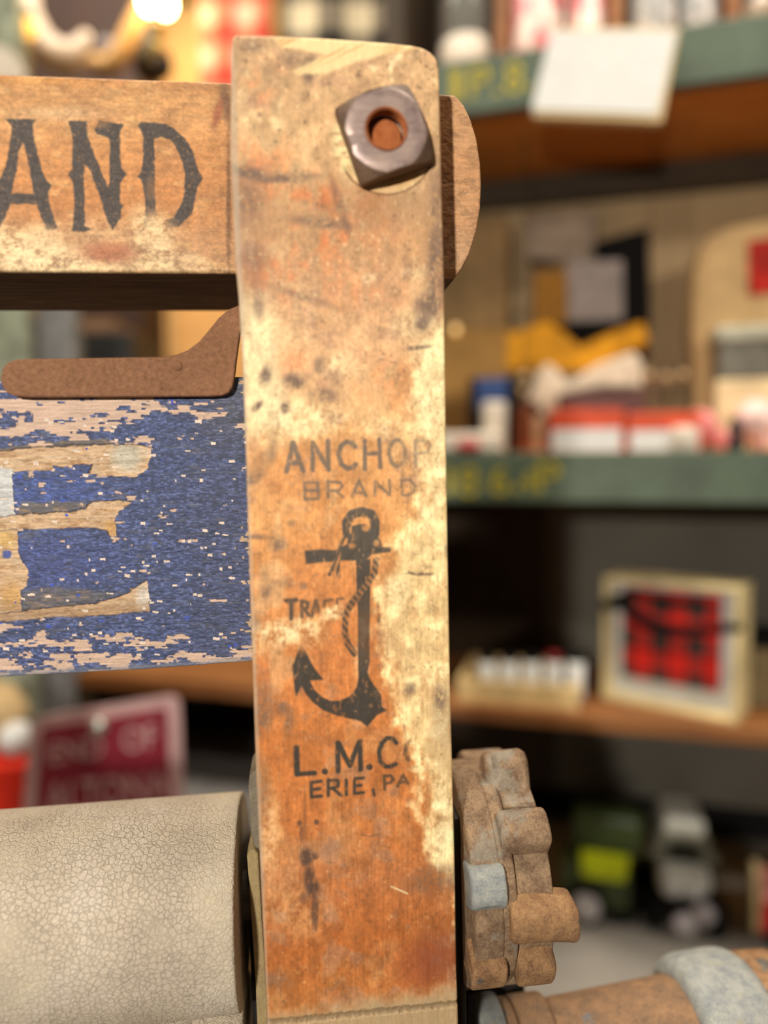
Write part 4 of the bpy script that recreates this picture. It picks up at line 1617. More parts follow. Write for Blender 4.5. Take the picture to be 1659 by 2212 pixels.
# ---- middle shelf -------------------------------------------------------------------
Z = Z_MT
GB = 'orange red boxes with white labels'
for k, (u0, u1, lab) in enumerate([(1186, 1348, 'orange red box with white label, left of the pair on the middle shelf'),
                                   (1356, 1516, 'orange red box with white label, right of the pair beside the candle')]):
    bxo = sbox('box', u0, u1, 884 + k * 6, 978, .018, .075, M_red, lab, 'box', GB, base=Z)
    p, q = S(u0 + 6, 930, .0165), S(u1 - 6, 930, .0165)
    b = NB(); bx(b, p.x, q.x, .0165, .0179, Z + .001, S((u0 + u1) / 2, 926 + 3 * k, .0165).z)
    sobj('label', b, M_white, parent=bxo)
cd = scyl('candle', 1452, 1506, 922, .002 + .012, M_offw, 'small round cream candle in front of the right red box', 'candle', base=Z)
# pink wool balls
for (u, v_, r, lab) in [(1516, 918, 36, 'pink wool ball left of the dark figurine'), (1560, 948, 22, 'small pink wool ball next to the dark figurine'),
                        (1640, 905, 44, 'pale pink wool ball in front of the cream box'), (1655, 950, 26, 'lower pink wool ball at the right edge of the middle shelf')]:
    y = .03
    p = S(u, v_, y)
    rr = r / F_PX * .74
    b = NB(); ball(b, (p.x, y + .01, max(Z + rr * .97, p.z)), rr, u=24, v=16); lump(b, u, rr * .14, 120)
    o = sobj('wool_ball', b, M_pink if u < 1600 else m_plain('pale_pink_wool', (236, 196, 188), .9), lab, 'ball', 'pink wool balls on the middle shelf', sm=True)
b = NB()
p = S(1590, 976, .012)
revolve(b, [(.008, 0), (.0095, .006), (.006, .014), (.008, .022), (.004, .032), (.001, .036)], 'Z', 20, (p.x, .014, Z))
sobj('figurine', b, m_plain('dark_figurine', (48, 30, 34), .5), 'small dark figurine between the pink wool balls', 'figurine', sm=True)
cb = sbox('box', 1546, 1700, 818, 978, .062, .11, m_plain('cream_print_box', (232, 206, 160), .6, scale=18, var=.12), 'cream printed box behind the pale pink wool ball', 'box', base=Z)
# metal bread tin on cream box : slatted grey tin
zt1 = S(1600, 818, .062).z
tn = sbox('bread_tin', 1552, 1720, 702, 818, .064, .112, m_plain('grey_tin', (120, 116, 104), .35, .6), 'grey metal tin with a pale lid standing on the cream box', 'tin', base=zt1)
b = NB(); p, q = S(1546, 720, .060), S(1726, 720, .060); bx(b, p.x, q.x, .060, .114, S(1640, 734, .06).z, S(1640, 702, .06).z + .001)
sobj('lid', b, m_plain('pale_tin_lid', (178, 176, 156), .4, .3), parent=tn, bevel=.003)
# cushion with a red patch, leaning at the back
PIL = [(1498, 800), (1490, 700), (1494, 600), (1504, 540), (1530, 505), (1580, 484), (1650, 470), (1720, 462), (1860, 470), (1880, 978), (1500, 978)]
cu_ = spoly('tote_bag', PIL, .125, .165, m_plain('cream_canvas', (214, 180, 128), .9, scale=60, var=.06), 'cream canvas bag with a red patch at the right of the middle shelf', 'bag', bev=.012, base=Z)
rp = [S(u, v_, .1235) for u, v_ in [(1617, 520), (1740, 505), (1740, 625), (1617, 640)]]
b = NB(); prism(b, [(p.x, p.z) for p in rp], .1225, .1255)
sobj('patch', b, m_plain('red_patch', (176, 36, 24), .8, scale=60, var=.3), parent=cu_)
# left group
sbox('carton', 950, 1094, 470, 720, .10, .17, m_plain('brown_carton', (132, 104, 66), .8, scale=20), 'tall brown carton at the left of the middle shelf on an ochre crate', 'box', base=S(1000, 712, .10).z)
sbox('crate', 930, 1098, 712, 978, .098, .175, m_plain('ochre_crate', (158, 118, 60), .8, scale=20), 'ochre wooden crate under the tall brown carton', 'crate', base=Z)
sbox('tray', 940, 1084, 934, 978, .006, .05, M_offw, 'low white tray at the left end of the middle shelf', 'tray', base=Z, bev=.004)
b = NB(); p = S(1012, 968, -.002 + .008); ball(b, (p.x, .003, Z + .007), .007, 2.0, .6, 1.0)
sobj('ribbon_roll', b, m_plain('red_ribbon', (176, 48, 50), .6), 'small red ribbon roll in front of the white tray', 'ribbon', sm=True)
bb = sbox('box', 1012, 1112, 815, 978, .056, .09, M_black, 'black box with a blue top behind the white tray', 'box', base=Z)
b = NB(); p, q = S(1030, 840, .0545), S(1096, 840, .0545); bx(b, p.x, q.x, .0548, .056, S(1060, 886, .055).z, S(1060, 816, .055).z)
sobj('panel', b, m_plain('navy_panel', (44, 70, 122), .6), parent=bb)
scyl('cup', 1042, 1094, 870, .035 + .017, M_offw, 'white paper cup before the black box', 'cup', base=Z)
sbox('box', 1116, 1152, 876, 978, .04, .06, m_plain('amber_brown', (110, 52, 20), .5), 'narrow reddish brown box right of the black box', 'box', base=Z)
sbox('box', 1150, 1174, 900, 978, .04, .06, m_plain('skin_tan', (196, 160, 124), .7), 'narrow tan box left of the orange red boxes', 'box', base=Z)
ct = sbox('carton', 1100, 1424, 800, 978, .095, .17, m_plain('brown_carton_dark', (104, 84, 60), .8, scale=20), 'wide brown carton behind the orange red boxes', 'box', base=Z)
zc = S(1260, 800, .095).z
sbox('box', 1206, 1392, 846, 884, .06, .08, m_plain('maroon_box', (84, 52, 48), .6), 'flat maroon box lying behind the left orange red box', 'box', base=Z)
# mustard cloth heaped on the carton
spoly('folded_cloth', [(1092, 802), (1092, 722), (1130, 708), (1180, 690), (1222, 718), (1252, 748), (1320, 716), (1392, 690), (1404, 740), (1330, 772), (1290, 802)],
      .094, .135, m_plain('mustard_cloth', (206, 142, 22), .85, scale=25, var=.2), 'folded mustard yellow cloth on the wide brown carton', 'cloth', bev=.006)
spoly('cloth_bow', [(1136, 866), (1152, 838), (1164, 800), (1184, 782), (1206, 800), (1224, 828), (1290, 786), (1372, 758), (1390, 790), (1388, 838), (1310, 836), (1240, 846), (1214, 874), (1206, 908), (1176, 905), (1162, 880)],
      .072, .090, m_plain('cream_bow', (216, 200, 176), .8, scale=40), 'cream fabric bow draped in front of the brown carton', 'cloth', bev=.004)
bd = spoly('display_board', [(1222, 742), (1216, 690), (1284, 560), (1282, 522), (1402, 490), (1404, 690), (1330, 728)], .150, .158, M_black,
           'black display board with pinned papers standing behind the mustard cloth', 'board', bev=.001, base=zc)
pp = [S(u, v_, .1485) for u, v_ in [(1228, 694), (1224, 566), (1344, 562), (1346, 690)]]
b = NB(); prism(b, [(p.x, p.z) for p in pp], .148, .1499)
sobj('paper', b, m_plain('lilac_paper', (152, 140, 134), .8), parent=bd)
pp = [S(u, v_, .162) for u, v_ in [(1136, 560), (1134, 470), (1288, 452), (1284, 566)]]
b = NB(); prism(b, [(p.x, p.z) for p in pp], .1585, .162)
sobj('paper', b, m_plain('grey_paper', (140, 122, 104), .8), parent=bd)
spoly('envelope', [(1152, 700), (1152, 588), (1224, 580), (1224, 700)], .140, .146, m_plain('ochre_paper', (150, 102, 30), .8), 'ochre envelope standing left of the black display board', 'envelope', base=zc)
# fairy lights
bulbm = m_emit('fairy_bulb', (255, 206, 130), 1.2)
for (u, v_, y, lab) in [(984, 712, .085, 'warm fairy light bulb hanging beside the upright'), (1132, 812, .066, 'fairy light bulb above the reddish brown box'),
                        (1128, 846, .066, 'fairy light bulb below another over the reddish brown box'), (1402, 812, .07, 'fairy light bulb at the left of a short string'),
                        (1440, 816, .07, 'fairy light bulb in the middle of a short string'), (1476, 810, .07, 'fairy light bulb at the right of a short string')]:
    p = S(u, v_, y)
    b = NB(); ball(b, p, .0042, 1, 1, 1.3, 14, 10)
    em = bulbm if u < 1000 else m_plain('glass_bead', (216, 186, 140), .1, .3)
    fo = sobj('fairy_light', b, em, lab, 'light', 'fairy lights along the middle shelf', sm=True)
    b = NB(); tube(b, [(p.x, p.y, p.z + .004), (p.x, p.y, Z_UB + .003)], .0005, 6)
    sobj('wire', b, M_brown, parent=fo)

# ---- lower shelf -------------------------------------------------------------------
Z = Z_LT
tr = sempty('tray', S(1120, 1530, .05), 'pale wooden tray holding small white pots on the lower shelf', 'tray')
p, q = S(988, 1500, .006), S(1252, 1500, .006)
M_ply = m_plain('pale_ply', (206, 178, 124), .7, scale=30)
zt2 = S(1120, 1476, .006).z
b = NB(); bx(b, p.x, q.x, .006, .012, Z, zt2); sobj('side', b, M_ply, parent=tr, bevel=.001)
b = NB(); bx(b, p.x, q.x, .118, .124, Z, zt2); sobj('side', b, M_ply, parent=tr, bevel=.001)
b = NB(); bx(b, p.x, p.x + .006, .012, .118, Z, zt2); sobj('end', b, M_ply, parent=tr, bevel=.001)
b = NB(); bx(b, q.x - .006, q.x, .012, .118, Z, zt2); sobj('end', b, M_ply, parent=tr, bevel=.001)
b = NB(); bx(b, p.x + .006, q.x - .006, .012, .118, Z, Z + .005); sobj('bottom', b, M_ply, parent=tr)
nm = ['leftmost', 'second from the left', 'middle', 'second from the right', 'rightmost']
for i in range(5):
    u = 1052 + i * 48
    for r_i, y in enumerate((.035,)):
        a_ = S(u - 19, 1460, y); c_ = S(u + 19, 1460, y)
        rr = (c_.x - a_.x) / 2
        cx = (a_.x + c_.x) / 2
        h = S(u, 1432, y).z - Z - .005
        b = NB(); revolve(b, [(rr * .9, 0), (rr, .003), (rr, h), (rr * .6, h + .004)], 'Z', 24, (cx, y, Z + .005))
        po = sobj('pot', b, M_white, 'white pot with %s top, %s in the pale wooden tray' % ('a dark red' if i == 3 else 'a dark', nm[i]), 'pot', 'white pots in the pale tray', sm=True)
        b = NB(); revolve(b, [(rr * .8, h + .001), (rr * .85, h + .010), (rr * .5, h + .012)], 'Z', 24, (cx, y, Z + .005))
        sobj('lid', b, m_plain('dark_red_lid', (120, 16, 22), .5) if i == 3 else M_black, parent=po, sm=True)

# plaid box, turned further than the shelf
dl = (CAM.z - Z)
PL = CAM + ray(1299, 1508) * ((Z - CAM.z) / ray(1299, 1508).z)
PR = CAM + ray(1592, 1566) * ((Z - CAM.z) / ray(1592, 1566).z)
dx = (PR - PL)
wpl = dx.length
yaw = math.atan2(dx.y, dx.x)
bxp = bpy.data.objects.new('gift_box', None)
COL.objects.link(bxp)
bxp.matrix_world = Matrix.Translation((PL + PR) / 2) @ Matrix.Rotation(yaw, 4, 'Z')
tag(bxp, 'cream wooden box framing red tartan with a black ribbon on the lower shelf', 'box')
hpl = wpl * .99
hw = wpl / 2


def gp_(name, b, mat, parent=bxp, **kw):
    return obj(name, b, mat, parent, **kw)


M_plyb = m_plain('cream_ply', (214, 196, 146), .7, scale=30)
f_ = .0055
b = NB(); bx(b, -hw, hw, 0, .06, 0, f_); gp_('side', b, M_plyb, bevel=.001)
b = NB(); bx(b, -hw, hw, 0, .06, hpl - f_, hpl); gp_('side', b, M_plyb, bevel=.001)
b = NB(); bx(b, -hw, -hw + f_, 0, .06, f_, hpl - f_); gp_('side', b, M_plyb, bevel=.001)
b = NB(); bx(b, hw - f_, hw, 0, .06, f_, hpl - f_); gp_('side', b, M_plyb, bevel=.001)
b = NB(); bx(b, -hw + f_, hw - f_, .02, .058, f_, hpl - f_); gp_('mat', b, M_white)


def m_tartan():
    k = NT('red_tartan')
    tc = k.n('ShaderNodeTexCoord')
    sp = k.n('ShaderNodeSeparateXYZ')
    k.l(tc.outputs['Object'], sp.inputs[0])

    def stripes(o, n):
        m = k.n('ShaderNodeMath', operation='MULTIPLY'); m.inputs[1].default_value = n
        k.l(o, m.inputs[0])
        fr = k.n('ShaderNodeMath', operation='FRACT'); k.l(m.outputs[0], fr.inputs[0])
        return k.ramp(fr.outputs[0], [(0.0, (226, 36, 20)), (.44, (226, 36, 20)), (.5, (40, 26, 34)), (.66, (44, 30, 36)), (.70, (120, 104, 70)), (.74, (44, 30, 36)), (.94, (40, 26, 34)), (1.0, (226, 36, 20))])
    c = k.mix(.5, stripes(sp.outputs['X'], 1 / .038), stripes(sp.outputs['Z'], 1 / .042))
    k.color(c)
    k.set(.9)
    return k.m


b = NB(); bx(b, -hw + .018, hw - .021, .012, .020, .026, hpl - .012); gp_('tartan_cloth', b, m_tartan(), bevel=.003)
b = NB()
zr = hpl * .76
tube(b, [(-hw * 1.02, .005, zr), (-hw * .7, -.002, zr + .004), (-hw * .3, -.005, zr - .012), (0, -.006, zr - .018), (hw * .4, -.006, zr - .014), (hw * .75, -.003, zr - .010), (hw * 1.02, .005, zr - .006)],
     [.006, .006, .008, .007, .005, .005, .005], 10)
gp_('ribbon', b, M_black, sm=True)
b = NB(); tube(b, [(-hw * 1.02, .004, zr + .002), (-hw * .5, -.004, zr + .020), (0, -.006, zr + .012), (hw * .5, -.005, zr + .016)], .004, 10)
gp_('ribbon', b, M_black, sm=True)
dk = sbox('box', 1614, 1800, 1395, 1540, .07, .14, m_plain('tan_dark_box', (112, 96, 66), .8), 'dark tan box with a black lid at the right edge of the lower shelf', 'box', base=Z)
b = NB(); p, q = S(1606, 1380, .066), S(1810, 1380, .066); bx(b, p.x, q.x, .066, .144, S(1640, 1400, .066).z, S(1640, 1376, .066).z)
sobj('lid', b, M_black, parent=dk)

# ---- bottom deck -------------------------------------------------------------------
Z = Z_DK


def deck(u, v):
    return SRI @ (CAM + ray(u, v) * ((Z - CAM.z) / ray(u, v).z) - S0)


# green toy truck
p = deck(1222, 1985); q = deck(1385, 2012)
y = min(p.y, q.y)
tk = sempty('toy_truck', Vector(((p.x + q.x) / 2, y + .05, Z)), 'dark green toy truck with a bright lime stripe on the grey deck', 'toy')
M_dg = m_plain('dark_green_toy', (60, 72, 36), .4)
M_lime = m_plain('lime_toy', (206, 222, 0), .4)
zz = lambda u, v: S(u, v, y).z
x0, x1 = S(1212, 1900, y).x, S(1362, 1900, y).x
b = NB(); bx(b, x0, x1, y, y + .07, Z + .02, zz(1290, 1862)); sobj('body', b, M_dg, parent=tk, bevel=.004)
b = NB(); bx(b, S(1236, 1800, y).x, S(1392, 1800, y).x, y + .012, y + .066, zz(1290, 1862), zz(1300, 1772)); sobj('cab', b, M_dg, parent=tk, bevel=.008)
lp = [S(u, v_, y - .004) for u, v_ in [(1254, 1838), (1360, 1852), (1350, 1906), (1256, 1890)]]
b = NB(); prism(b, [(w.x, w.z) for w in lp], y - .006, y + .002); sobj('stripe', b, M_lime, parent=tk, bevel=.001)
wc = S(1264, 1946, y - .006)
b = NB(); revolve(b, [(.003, -.012), (.022, -.012), (.025, -.008), (.025, .01), (.003, .01)], 'Y', 32, (wc.x, y, Z + .0252)); sobj('wheel', b, M_black, parent=tk, sm=True)
b = NB(); revolve(b, [(.002, -.018), (.014, -.017), (.018, -.012), (.018, -.010)], 'Y', 32, (wc.x, y, Z + .0262)); sobj('hubcap', b, m_plain('grey_hub', (186, 180, 180), .5), parent=tk, sm=True)
wc2 = S(1340, 1960, y)
b = NB(); revolve(b, [(.003, -.008), (.022, -.008), (.025, -.004), (.025, .02), (.003, .02)], 'Y', 32, (wc2.x, y + .01, Z + .0252)); sobj('wheel', b, M_black, parent=tk, sm=True)
for dxw in (wc.x, wc2.x):
    b = NB(); revolve(b, [(.003, -.008), (.022, -.008), (.025, -.004), (.025, .012), (.003, .012)], 'Y', 32, (dxw, y + .068, Z + .0252)); sobj('wheel', b, M_black, parent=tk, sm=True)

# white toy jeep seen from the front
p = deck(1400, 2030)
y = p.y
jp = sempty('toy_jeep', Vector((S(1482, 2000, y).x, y + .06, Z)), 'pale grey toy jeep facing forward with black bumper on the grey deck', 'toy')
M_jw = m_plain('pale_grey_toy', (206, 206, 196), .3)
M_jg = m_plain('olive_grey_toy', (116, 116, 100), .35)
zz = lambda v: S(1480, v, y + .01).z
X_ = lambda u: S(u, 1900, y + .01).x
b = NB(); bx(b, X_(1424), X_(1540), y + .012, y + .08, zz(1940), zz(1886)); sobj('bonnet', b, M_jw, parent=jp, bevel=.008)
b = NB(); bx(b, X_(1420), X_(1544), y + .035, y + .12, zz(1900), zz(1830)); sobj('body', b, M_jg, parent=jp, bevel=.006)
b = NB(); bx(b, X_(1436), X_(1534), y + .036, y + .11, zz(1838), zz(1792)); sobj('roof', b, M_jw, parent=jp, bevel=.010)
b = NB(); bx(b, X_(1450), X_(1516), y + .030, y + .037, zz(1872), zz(1850)); sobj('windscreen', b, M_black, parent=jp)
for u in (1452, 1494):
    b = NB(); revolve(b, [(.001, -.004), (.0105, -.003), (.012, .0), (.012, .004)], 'Y', 24, (X_(u), y + .010, zz(1924))); sobj('headlamp', b, M_white, parent=jp, sm=True)
for u in (1424, 1538):
    b = NB(); bx(b, X_(u) - .010, X_(u) + .010, y + .028, y + .033, zz(1880), zz(1856)); sobj('mirror', b, M_jg, parent=jp, bevel=.004)
b = NB(); bx(b, X_(1396), X_(1566), y, y + .02, zz(1990), zz(1940)); sobj('bumper', b, M_black, parent=jp, bevel=.006)
for u in (1416, 1552):
    for yy in (y + .012, y + .09):
        b = NB(); revolve(b, [(.003, -.012), (.020, -.012), (.023, -.008), (.023, .008), (.020, .012), (.003, .012)], 'X', 28, (X_(u), yy + .016, Z + .0232)); sobj('wheel', b, M_black, parent=jp, sm=True)
# two little steel discs lying in front
for (u, v_, lab) in [(1522, 1985, 'upper of two grey pompoms on the bumper of the pale toy jeep'), (1482, 2004, 'lower of two grey pompoms before the pale toy jeep')]:
    w = S(u, v_, y - .012)
    b = NB(); revolve(b, [(.001, -.003), (.011, -.002), (.014, .002), (.010, .006)], 'Y', 24, (w.x, y - .006, w.z)); sobj('fog_lamp', b, m_plain('lilac_lamp', (170, 164, 168), .4), parent=jp, sm=True)

# red toy at the right edge
p = deck(1640, 2045)
rd = sempty('toy_wagon', Vector((p.x + .03, p.y + .03, Z)), 'red toy wagon with a wooden handle at the right edge of the deck', 'toy')
b = NB(); bx(b, p.x, p.x + .12, p.y, p.y + .06, Z + .012, Z + .055); sobj('tub', b, m_plain('red_toy', (168, 24, 32), .4), parent=rd, bevel=.006)
b = NB(); bx(b, p.x + .002, p.x + .12, p.y - .002, p.y + .062, Z + .055, Z + .068); sobj('rim', b, m_plain('pink_rim', (220, 140, 130), .5), parent=rd, bevel=.004)
b = NB(); tube(b, [(p.x - .004, p.y, Z + .02), (p.x - .006, p.y + .006, Z + .10)], .0045, 10); sobj('handle', b, M_plyb, parent=rd, sm=True)
for xx in (p.x + .02, p.x + .10):
    b = NB(); revolve(b, [(.002, -.004), (.013, -.004), (.013, .07), (.002, .07)], 'Y', 24, (xx, p.y, Z + .0132)); sobj('wheel', b, M_black, parent=rd, sm=True)

# ============================================================================
# LEFT SIDE OF THE SHOP
# ============================================================================
BZ = CAM.z - .40


def world(name, b, mat, label=None, cat=None, group=None, parent=None, **kw):
    if parent is None:
        xs = [v.co for v in b.verts]
        c = Vector((sum(v.x for v in xs) / len(xs), sum(v.y for v in xs) / len(xs), min(v.z for v in xs)))
    else:
        c = parent.matrix_world.translation.copy()
    for v in b.verts:
        v.co -= c
    o = obj(name, b, mat, parent, **kw)
    if parent is None:
        o.location = c
        bpy.context.view_layer.update()
    return tag(o, label, cat, group)


def A(u, v, y):
    """point on the vertical plane world y under a pixel"""
    r = ray(u, v)
    return CAM + r * (y / r.y)


def wbox(name, u0, u1, v0, v1, y0, y1, mat, label=None, cat=None, group=None, parent=None, base=None, bev=.003, top=None):
    um, vm = (u0 + u1) / 2, (v0 + v1) / 2
    b = NB()
    bx(b, A(u0, vm, y0).x, A(u1, vm, y0).x, y0, y1, A(um, v1, y0).z if base is None else base, A(um, v0, y0).z if top is None else top)
    return world(name, b, mat, label, cat, group, parent, bevel=bev)


# bench under the left-hand goods
bench = wbox('display_bench', -500, 500, 1900, 1950, .56, 1.30, m_plain('grey_bench', (112, 110, 108), .7), 'grey topped display bench behind the roller', 'bench', base=BZ - .03, top=BZ)
XB0, XB1 = A(-500, 1925, .56).x, A(500, 1925, .56).x
for xx in (XB0 + .03, XB1 - .03):
    for yy in (.60, 1.26):
        b = NB(); bx(b, xx - .02, xx + .02, yy - .02, yy + .02, 0, BZ - .03)
        world('leg', b, M_brown, parent=bench)

# sign
SY = .70
M_sign = m_plain('maroon_enamel', (132, 34, 52), .45, scale=30, var=.08)
M_signw = m_plain('worn_white_enamel', (196, 160, 160), .5, scale=60, var=.08)
q = [A(66, 1552, SY), A(388, 1500, SY), A(402, 1900, SY), A(40, 1960, SY)]
px_ = .70 / F_PX


def rquad(pts, r):
    out = []
    n = len(pts)
    for i in range(n):
        p, a, c = pts[i], pts[i - 1], pts[(i + 1) % n]
        d1 = (a - p).normalized() * r
        d2 = (c - p).normalized() * r
        for k in range(6):
            t_ = k / 5
            out.append((p + d1) * (1 - t_) ** 2 + p * 2 * t_ * (1 - t_) + (p + d2) * t_ ** 2)
    return out


signq = q
q2 = [Vector((v.x, 0, v.z)) for v in q]
q2[2].z = q2[3].z = BZ
b = NB(); prism(b, [(v.x, v.z) for v in rquad(q2, 30 * px_)], SY, SY + .003)
sign = world('street_sign', b, M_signw, 'maroon sign with a pale border and pale letters behind the roller', 'sign')
inn = [A(90, 1574, SY), A(362, 1528, SY), A(372, 1890, SY), A(66, 1950, SY)]
inn = [Vector((v.x, 0, v.z)) for v in inn]
b = NB(); prism(b, [(v.x, v.z) for v in rquad(inn, 14 * px_)], SY - .0012, SY + .0005)
world('field', b, M_sign, parent=sign)


def sign_text(txt, pts):
    """fit text into the quad bl, br, tr, tl (pixels)"""
    b = text_mesh(txt, 1.0, 0.0)
    xs = [v.co.x for v in b.verts]
    zs_ = [v.co.z for v in b.verts]
    P = [A(u, v, SY) for u, v in pts]
    for v in b.verts:
        s_ = (v.co.x - min(xs)) / (max(xs) - min(xs))
        t_ = (v.co.z - min(zs_)) / (max(zs_) - min(zs_))
        w = (P[0] * (1 - s_) + P[1] * s_) * (1 - t_) + (P[3] * (1 - s_) + P[2] * s_) * t_
        v.co = Vector((w.x, SY - .0016, w.z))
    o = world('lettering', b, M_signw, parent=sign)
    md = o.modifiers.new('s', 'SOLIDIFY'); md.thickness = .0006


sign_text('END', [(108, 1650), (226, 1632), (222, 1588), (106, 1604)])
sign_text('OF', [(268, 1624), (340, 1614), (336, 1562), (266, 1572)])
sign_text('ALTONA', [(100, 1762), (368, 1722), (362, 1664), (100, 1692)])
c0 = A(218, 1566, SY - .004)
b = NB(); revolve(b, [(.0015, -.016), (.006, -.015), (.0085, -.011), (.0085, -.006), (.004, -.003), (.004, .003)], 'Y', 24, (c0.x, SY, c0.z))
kn = world('knob', b, m_plain('steel_knob', (176, 176, 168), .25, .7), parent=sign, sm=True)
# things left of the sign
wbox('storage_tin', -120, 56, 1655, 1900, .74, .84, m_plain('bright_red_tin', (196, 34, 6), .5), 'bright red tin at the left edge behind the sign', 'tin', base=BZ)
ztin = A(0, 1655, .74).z
b = NB(); c0 = A(34, 1622, .77); ball(b, (c0.x, .77, ztin + .0185), .0185); lump(b, 3, .002, 90)
world('cotton_ball', b, M_white, 'white fluffy ball on the bright red tin', 'ball', sm=True)
b = NB(); c0 = A(-10, 1580, .80); ball(b, (c0.x, .80, ztin + .036), .036, 1, .8, 1); lump(b, 8, .005, 50)
world('wool_ball', b, m_plain('beige_wool', (186, 160, 116), .9), 'beige wool ball behind the white fluffy ball', 'ball', sm=True)
# grey-green cabinet / panels behind
wbox('metal_cabinet', 32, 100, 690, 1750, .98, 1.12, m_plain('grey_green_metal', (122, 124, 104), .5), 'tall grey green metal cabinet behind the blue board', 'cabinet', base=BZ)
wbox('leaning_board', 84, 168, 600, 1640, .95, .975, m_plain('blue_grey_board', (128, 128, 128), .6), 'blue grey board leaning on the metal cabinet', 'board', base=BZ)  # flat blue grey board in front of the metal cabinet
wbox('dark_cabinet', 150, 292, 715, 1640, 1.16, 1.32, m_plain('dark_slate', (44, 46, 48), .5), 'dark slate cabinet right of the blue grey board', 'cabinet', base=BZ)
b = NB(); P = [A(u, v, 1.04) for u, v in [(96, 684), (240, 690), (262, 712), (250, 728), (118, 706)]]
# leaning lid on the dark cabinet
zc = A(200, 715, 1.16).z
wbox('wooden_tray', 154, 250, 690, 715, 1.17, 1.3, m_plain('pinkish_wood', (150, 116, 88), .6), 'pinkish wooden tray on the dark slate cabinet', 'tray', base=zc)
M_curt = m_plain('ochre_curtain', (236, 190, 124), .9, scale=40, var=.06)


def drape(name, u0, u1, zb_, zt_, y, folds, amp, mat, label, cat):
    xa, xb = A(u0, 700, y).x, A(u1, 700, y).x
    b = NB()
    n = folds * 10
    rows = []
    for zz_ in np.linspace(zb_, zt_, 14):
        rows.append([b.verts.new((xa + (xb - xa) * i / n, y + amp * math.sin(2 * PI * folds * i / n + .4 * math.sin(zz_ * 5)), zz_)) for i in range(n + 1)])
    for r0, r1_ in zip(rows, rows[1:]):
        for i in range(n):
            b.faces.new((r0[i], r0[i + 1], r1_[i + 1], r1_[i]))
    o = world(name, b, mat, label, cat, sm=True)
    md = o.modifiers.new('s', 'SOLIDIFY'); md.thickness = .003
    return o


drape('curtain', 356, 560, 0.0, 2.2, 1.50, 5, .012, M_curt, 'ochre curtain hanging in folds behind the wringer', 'curtain')


def m_check(name, c1, c2, c3, n, axis=('X', 'Z')):
    k = NT(name)
    tc = k.n('ShaderNodeTexCoord')
    sp = k.n('ShaderNodeSeparateXYZ')
    k.l(tc.outputs['Object'], sp.inputs[0])
    outs = []
    for a_ in axis:
        m = k.n('ShaderNodeMath', operation='MULTIPLY'); m.inputs[1].default_value = n
        k.l(sp.outputs[a_], m.inputs[0])
        fr = k.n('ShaderNodeMath', operation='FRACT'); k.l(m.outputs[0], fr.inputs[0])
        gt = k.n('ShaderNodeMath', operation='GREATER_THAN'); gt.inputs[1].default_value = .5
        k.l(fr.outputs[0], gt.inputs[0])
        outs.append(gt.outputs[0])
    s_ = k.n('ShaderNodeMath', operation='ADD')
    k.l(outs[0], s_.inputs[0]); k.l(outs[1], s_.inputs[1])
    h = k.n('ShaderNodeMath', operation='MULTIPLY'); h.inputs[1].default_value = .5
    k.l(s_.outputs[0], h.inputs[0])
    r = k.ramp(h.outputs[0], [(0, c1), (.5, c2), (1, c3)])
    k.color(r)
    k.set(.9)
    return k.m


drape('checked_cloth', 438, 590, A(500, 330, .98).z, A(500, -60, .98).z, .98, 2, .004, m_check('red_gingham', (244, 206, 176), (232, 132, 100), (214, 76, 58), 18),
      'red and white gingham cloth hanging above the top rail', 'cloth')
drape('checked_cloth', 612, 880, A(700, 190, .96).z, A(700, -80, .96).z, .96, 2, .004, m_check('buffalo_check', (232, 216, 180), (140, 128, 108), (34, 30, 26), 14),
      'black and cream checked cloth hanging behind the top of the upright', 'cloth')
# hanging rail for the cloths
b = NB(); z_ = A(600, -62, .98).z
tube(b, [(A(300, -60, .985).x, .985, z_), (A(900, -60, .985).x, .985, z_)], .006, 12)
rod = world('hanging_rod', b, M_brown, 'dark rod from which the checked cloths hang', 'rod', sm=True)

# dark wooden mirror frame / chair back with curved parts
wbox('wardrobe', 64, 300, -220, 700, 1.36, 1.62, m_wood('dark_walnut', (40, 18, 7), (60, 30, 12), 8, (7, 7, 1)), 'dark walnut wardrobe behind the ivory horn', 'wardrobe', base=0, bev=.004)
def T(pts, y):
    return [A(u, v, y) for u, v in pts]


b = NB()
tube(b, T([(58, -40), (66, 30), (84, 78), (110, 112), (140, 126), (164, 116), (180, 92), (186, 70)], 1.0), [.012, .014, .018, .022, .023, .018, .012, .006], 16)
world('horn', b, m_plain('ivory_horn', (216, 196, 176), .4), 'curved ivory coloured horn above the top rail', 'horn', sm=True)
b = NB()
tube(b, T([(330, -60), (312, 10), (284, 66), (262, 110), (244, 136), (226, 146), (208, 138), (200, 128)], .97), [.012, .013, .013, .013, .0135, .013, .012, .010], 16)
world('wooden_stick', b, m_plain('tan_stick', (214, 168, 108), .5), 'bent tan wooden stick right of the ivory horn', 'stick', sm=True)
b = NB(); c0 = A(232, 108, 1.05); ball(b, c0, .016)
world('ornament', b, m_plain('lilac_ornament', (150, 140, 140), .4), 'small lilac grey bauble behind the bent stick', 'bauble', sm=True)
b = NB(); c0 = A(318, 92, 1.08); ball(b, c0, .022, .8, .8, 1.4)
world('ornament', b, m_plain('slate_ornament', (130, 122, 104), .4), 'slate grey bauble right of the bent stick', 'bauble', sm=True)
b = NB(); c0 = A(330, 140, 1.1); ball(b, c0, .026, 1.2, .8, 1)
world('ornament', b, m_plain('dark_ornament', (36, 22, 18), .4), 'dark bauble just above the top rail beside the curtain', 'bauble', sm=True)
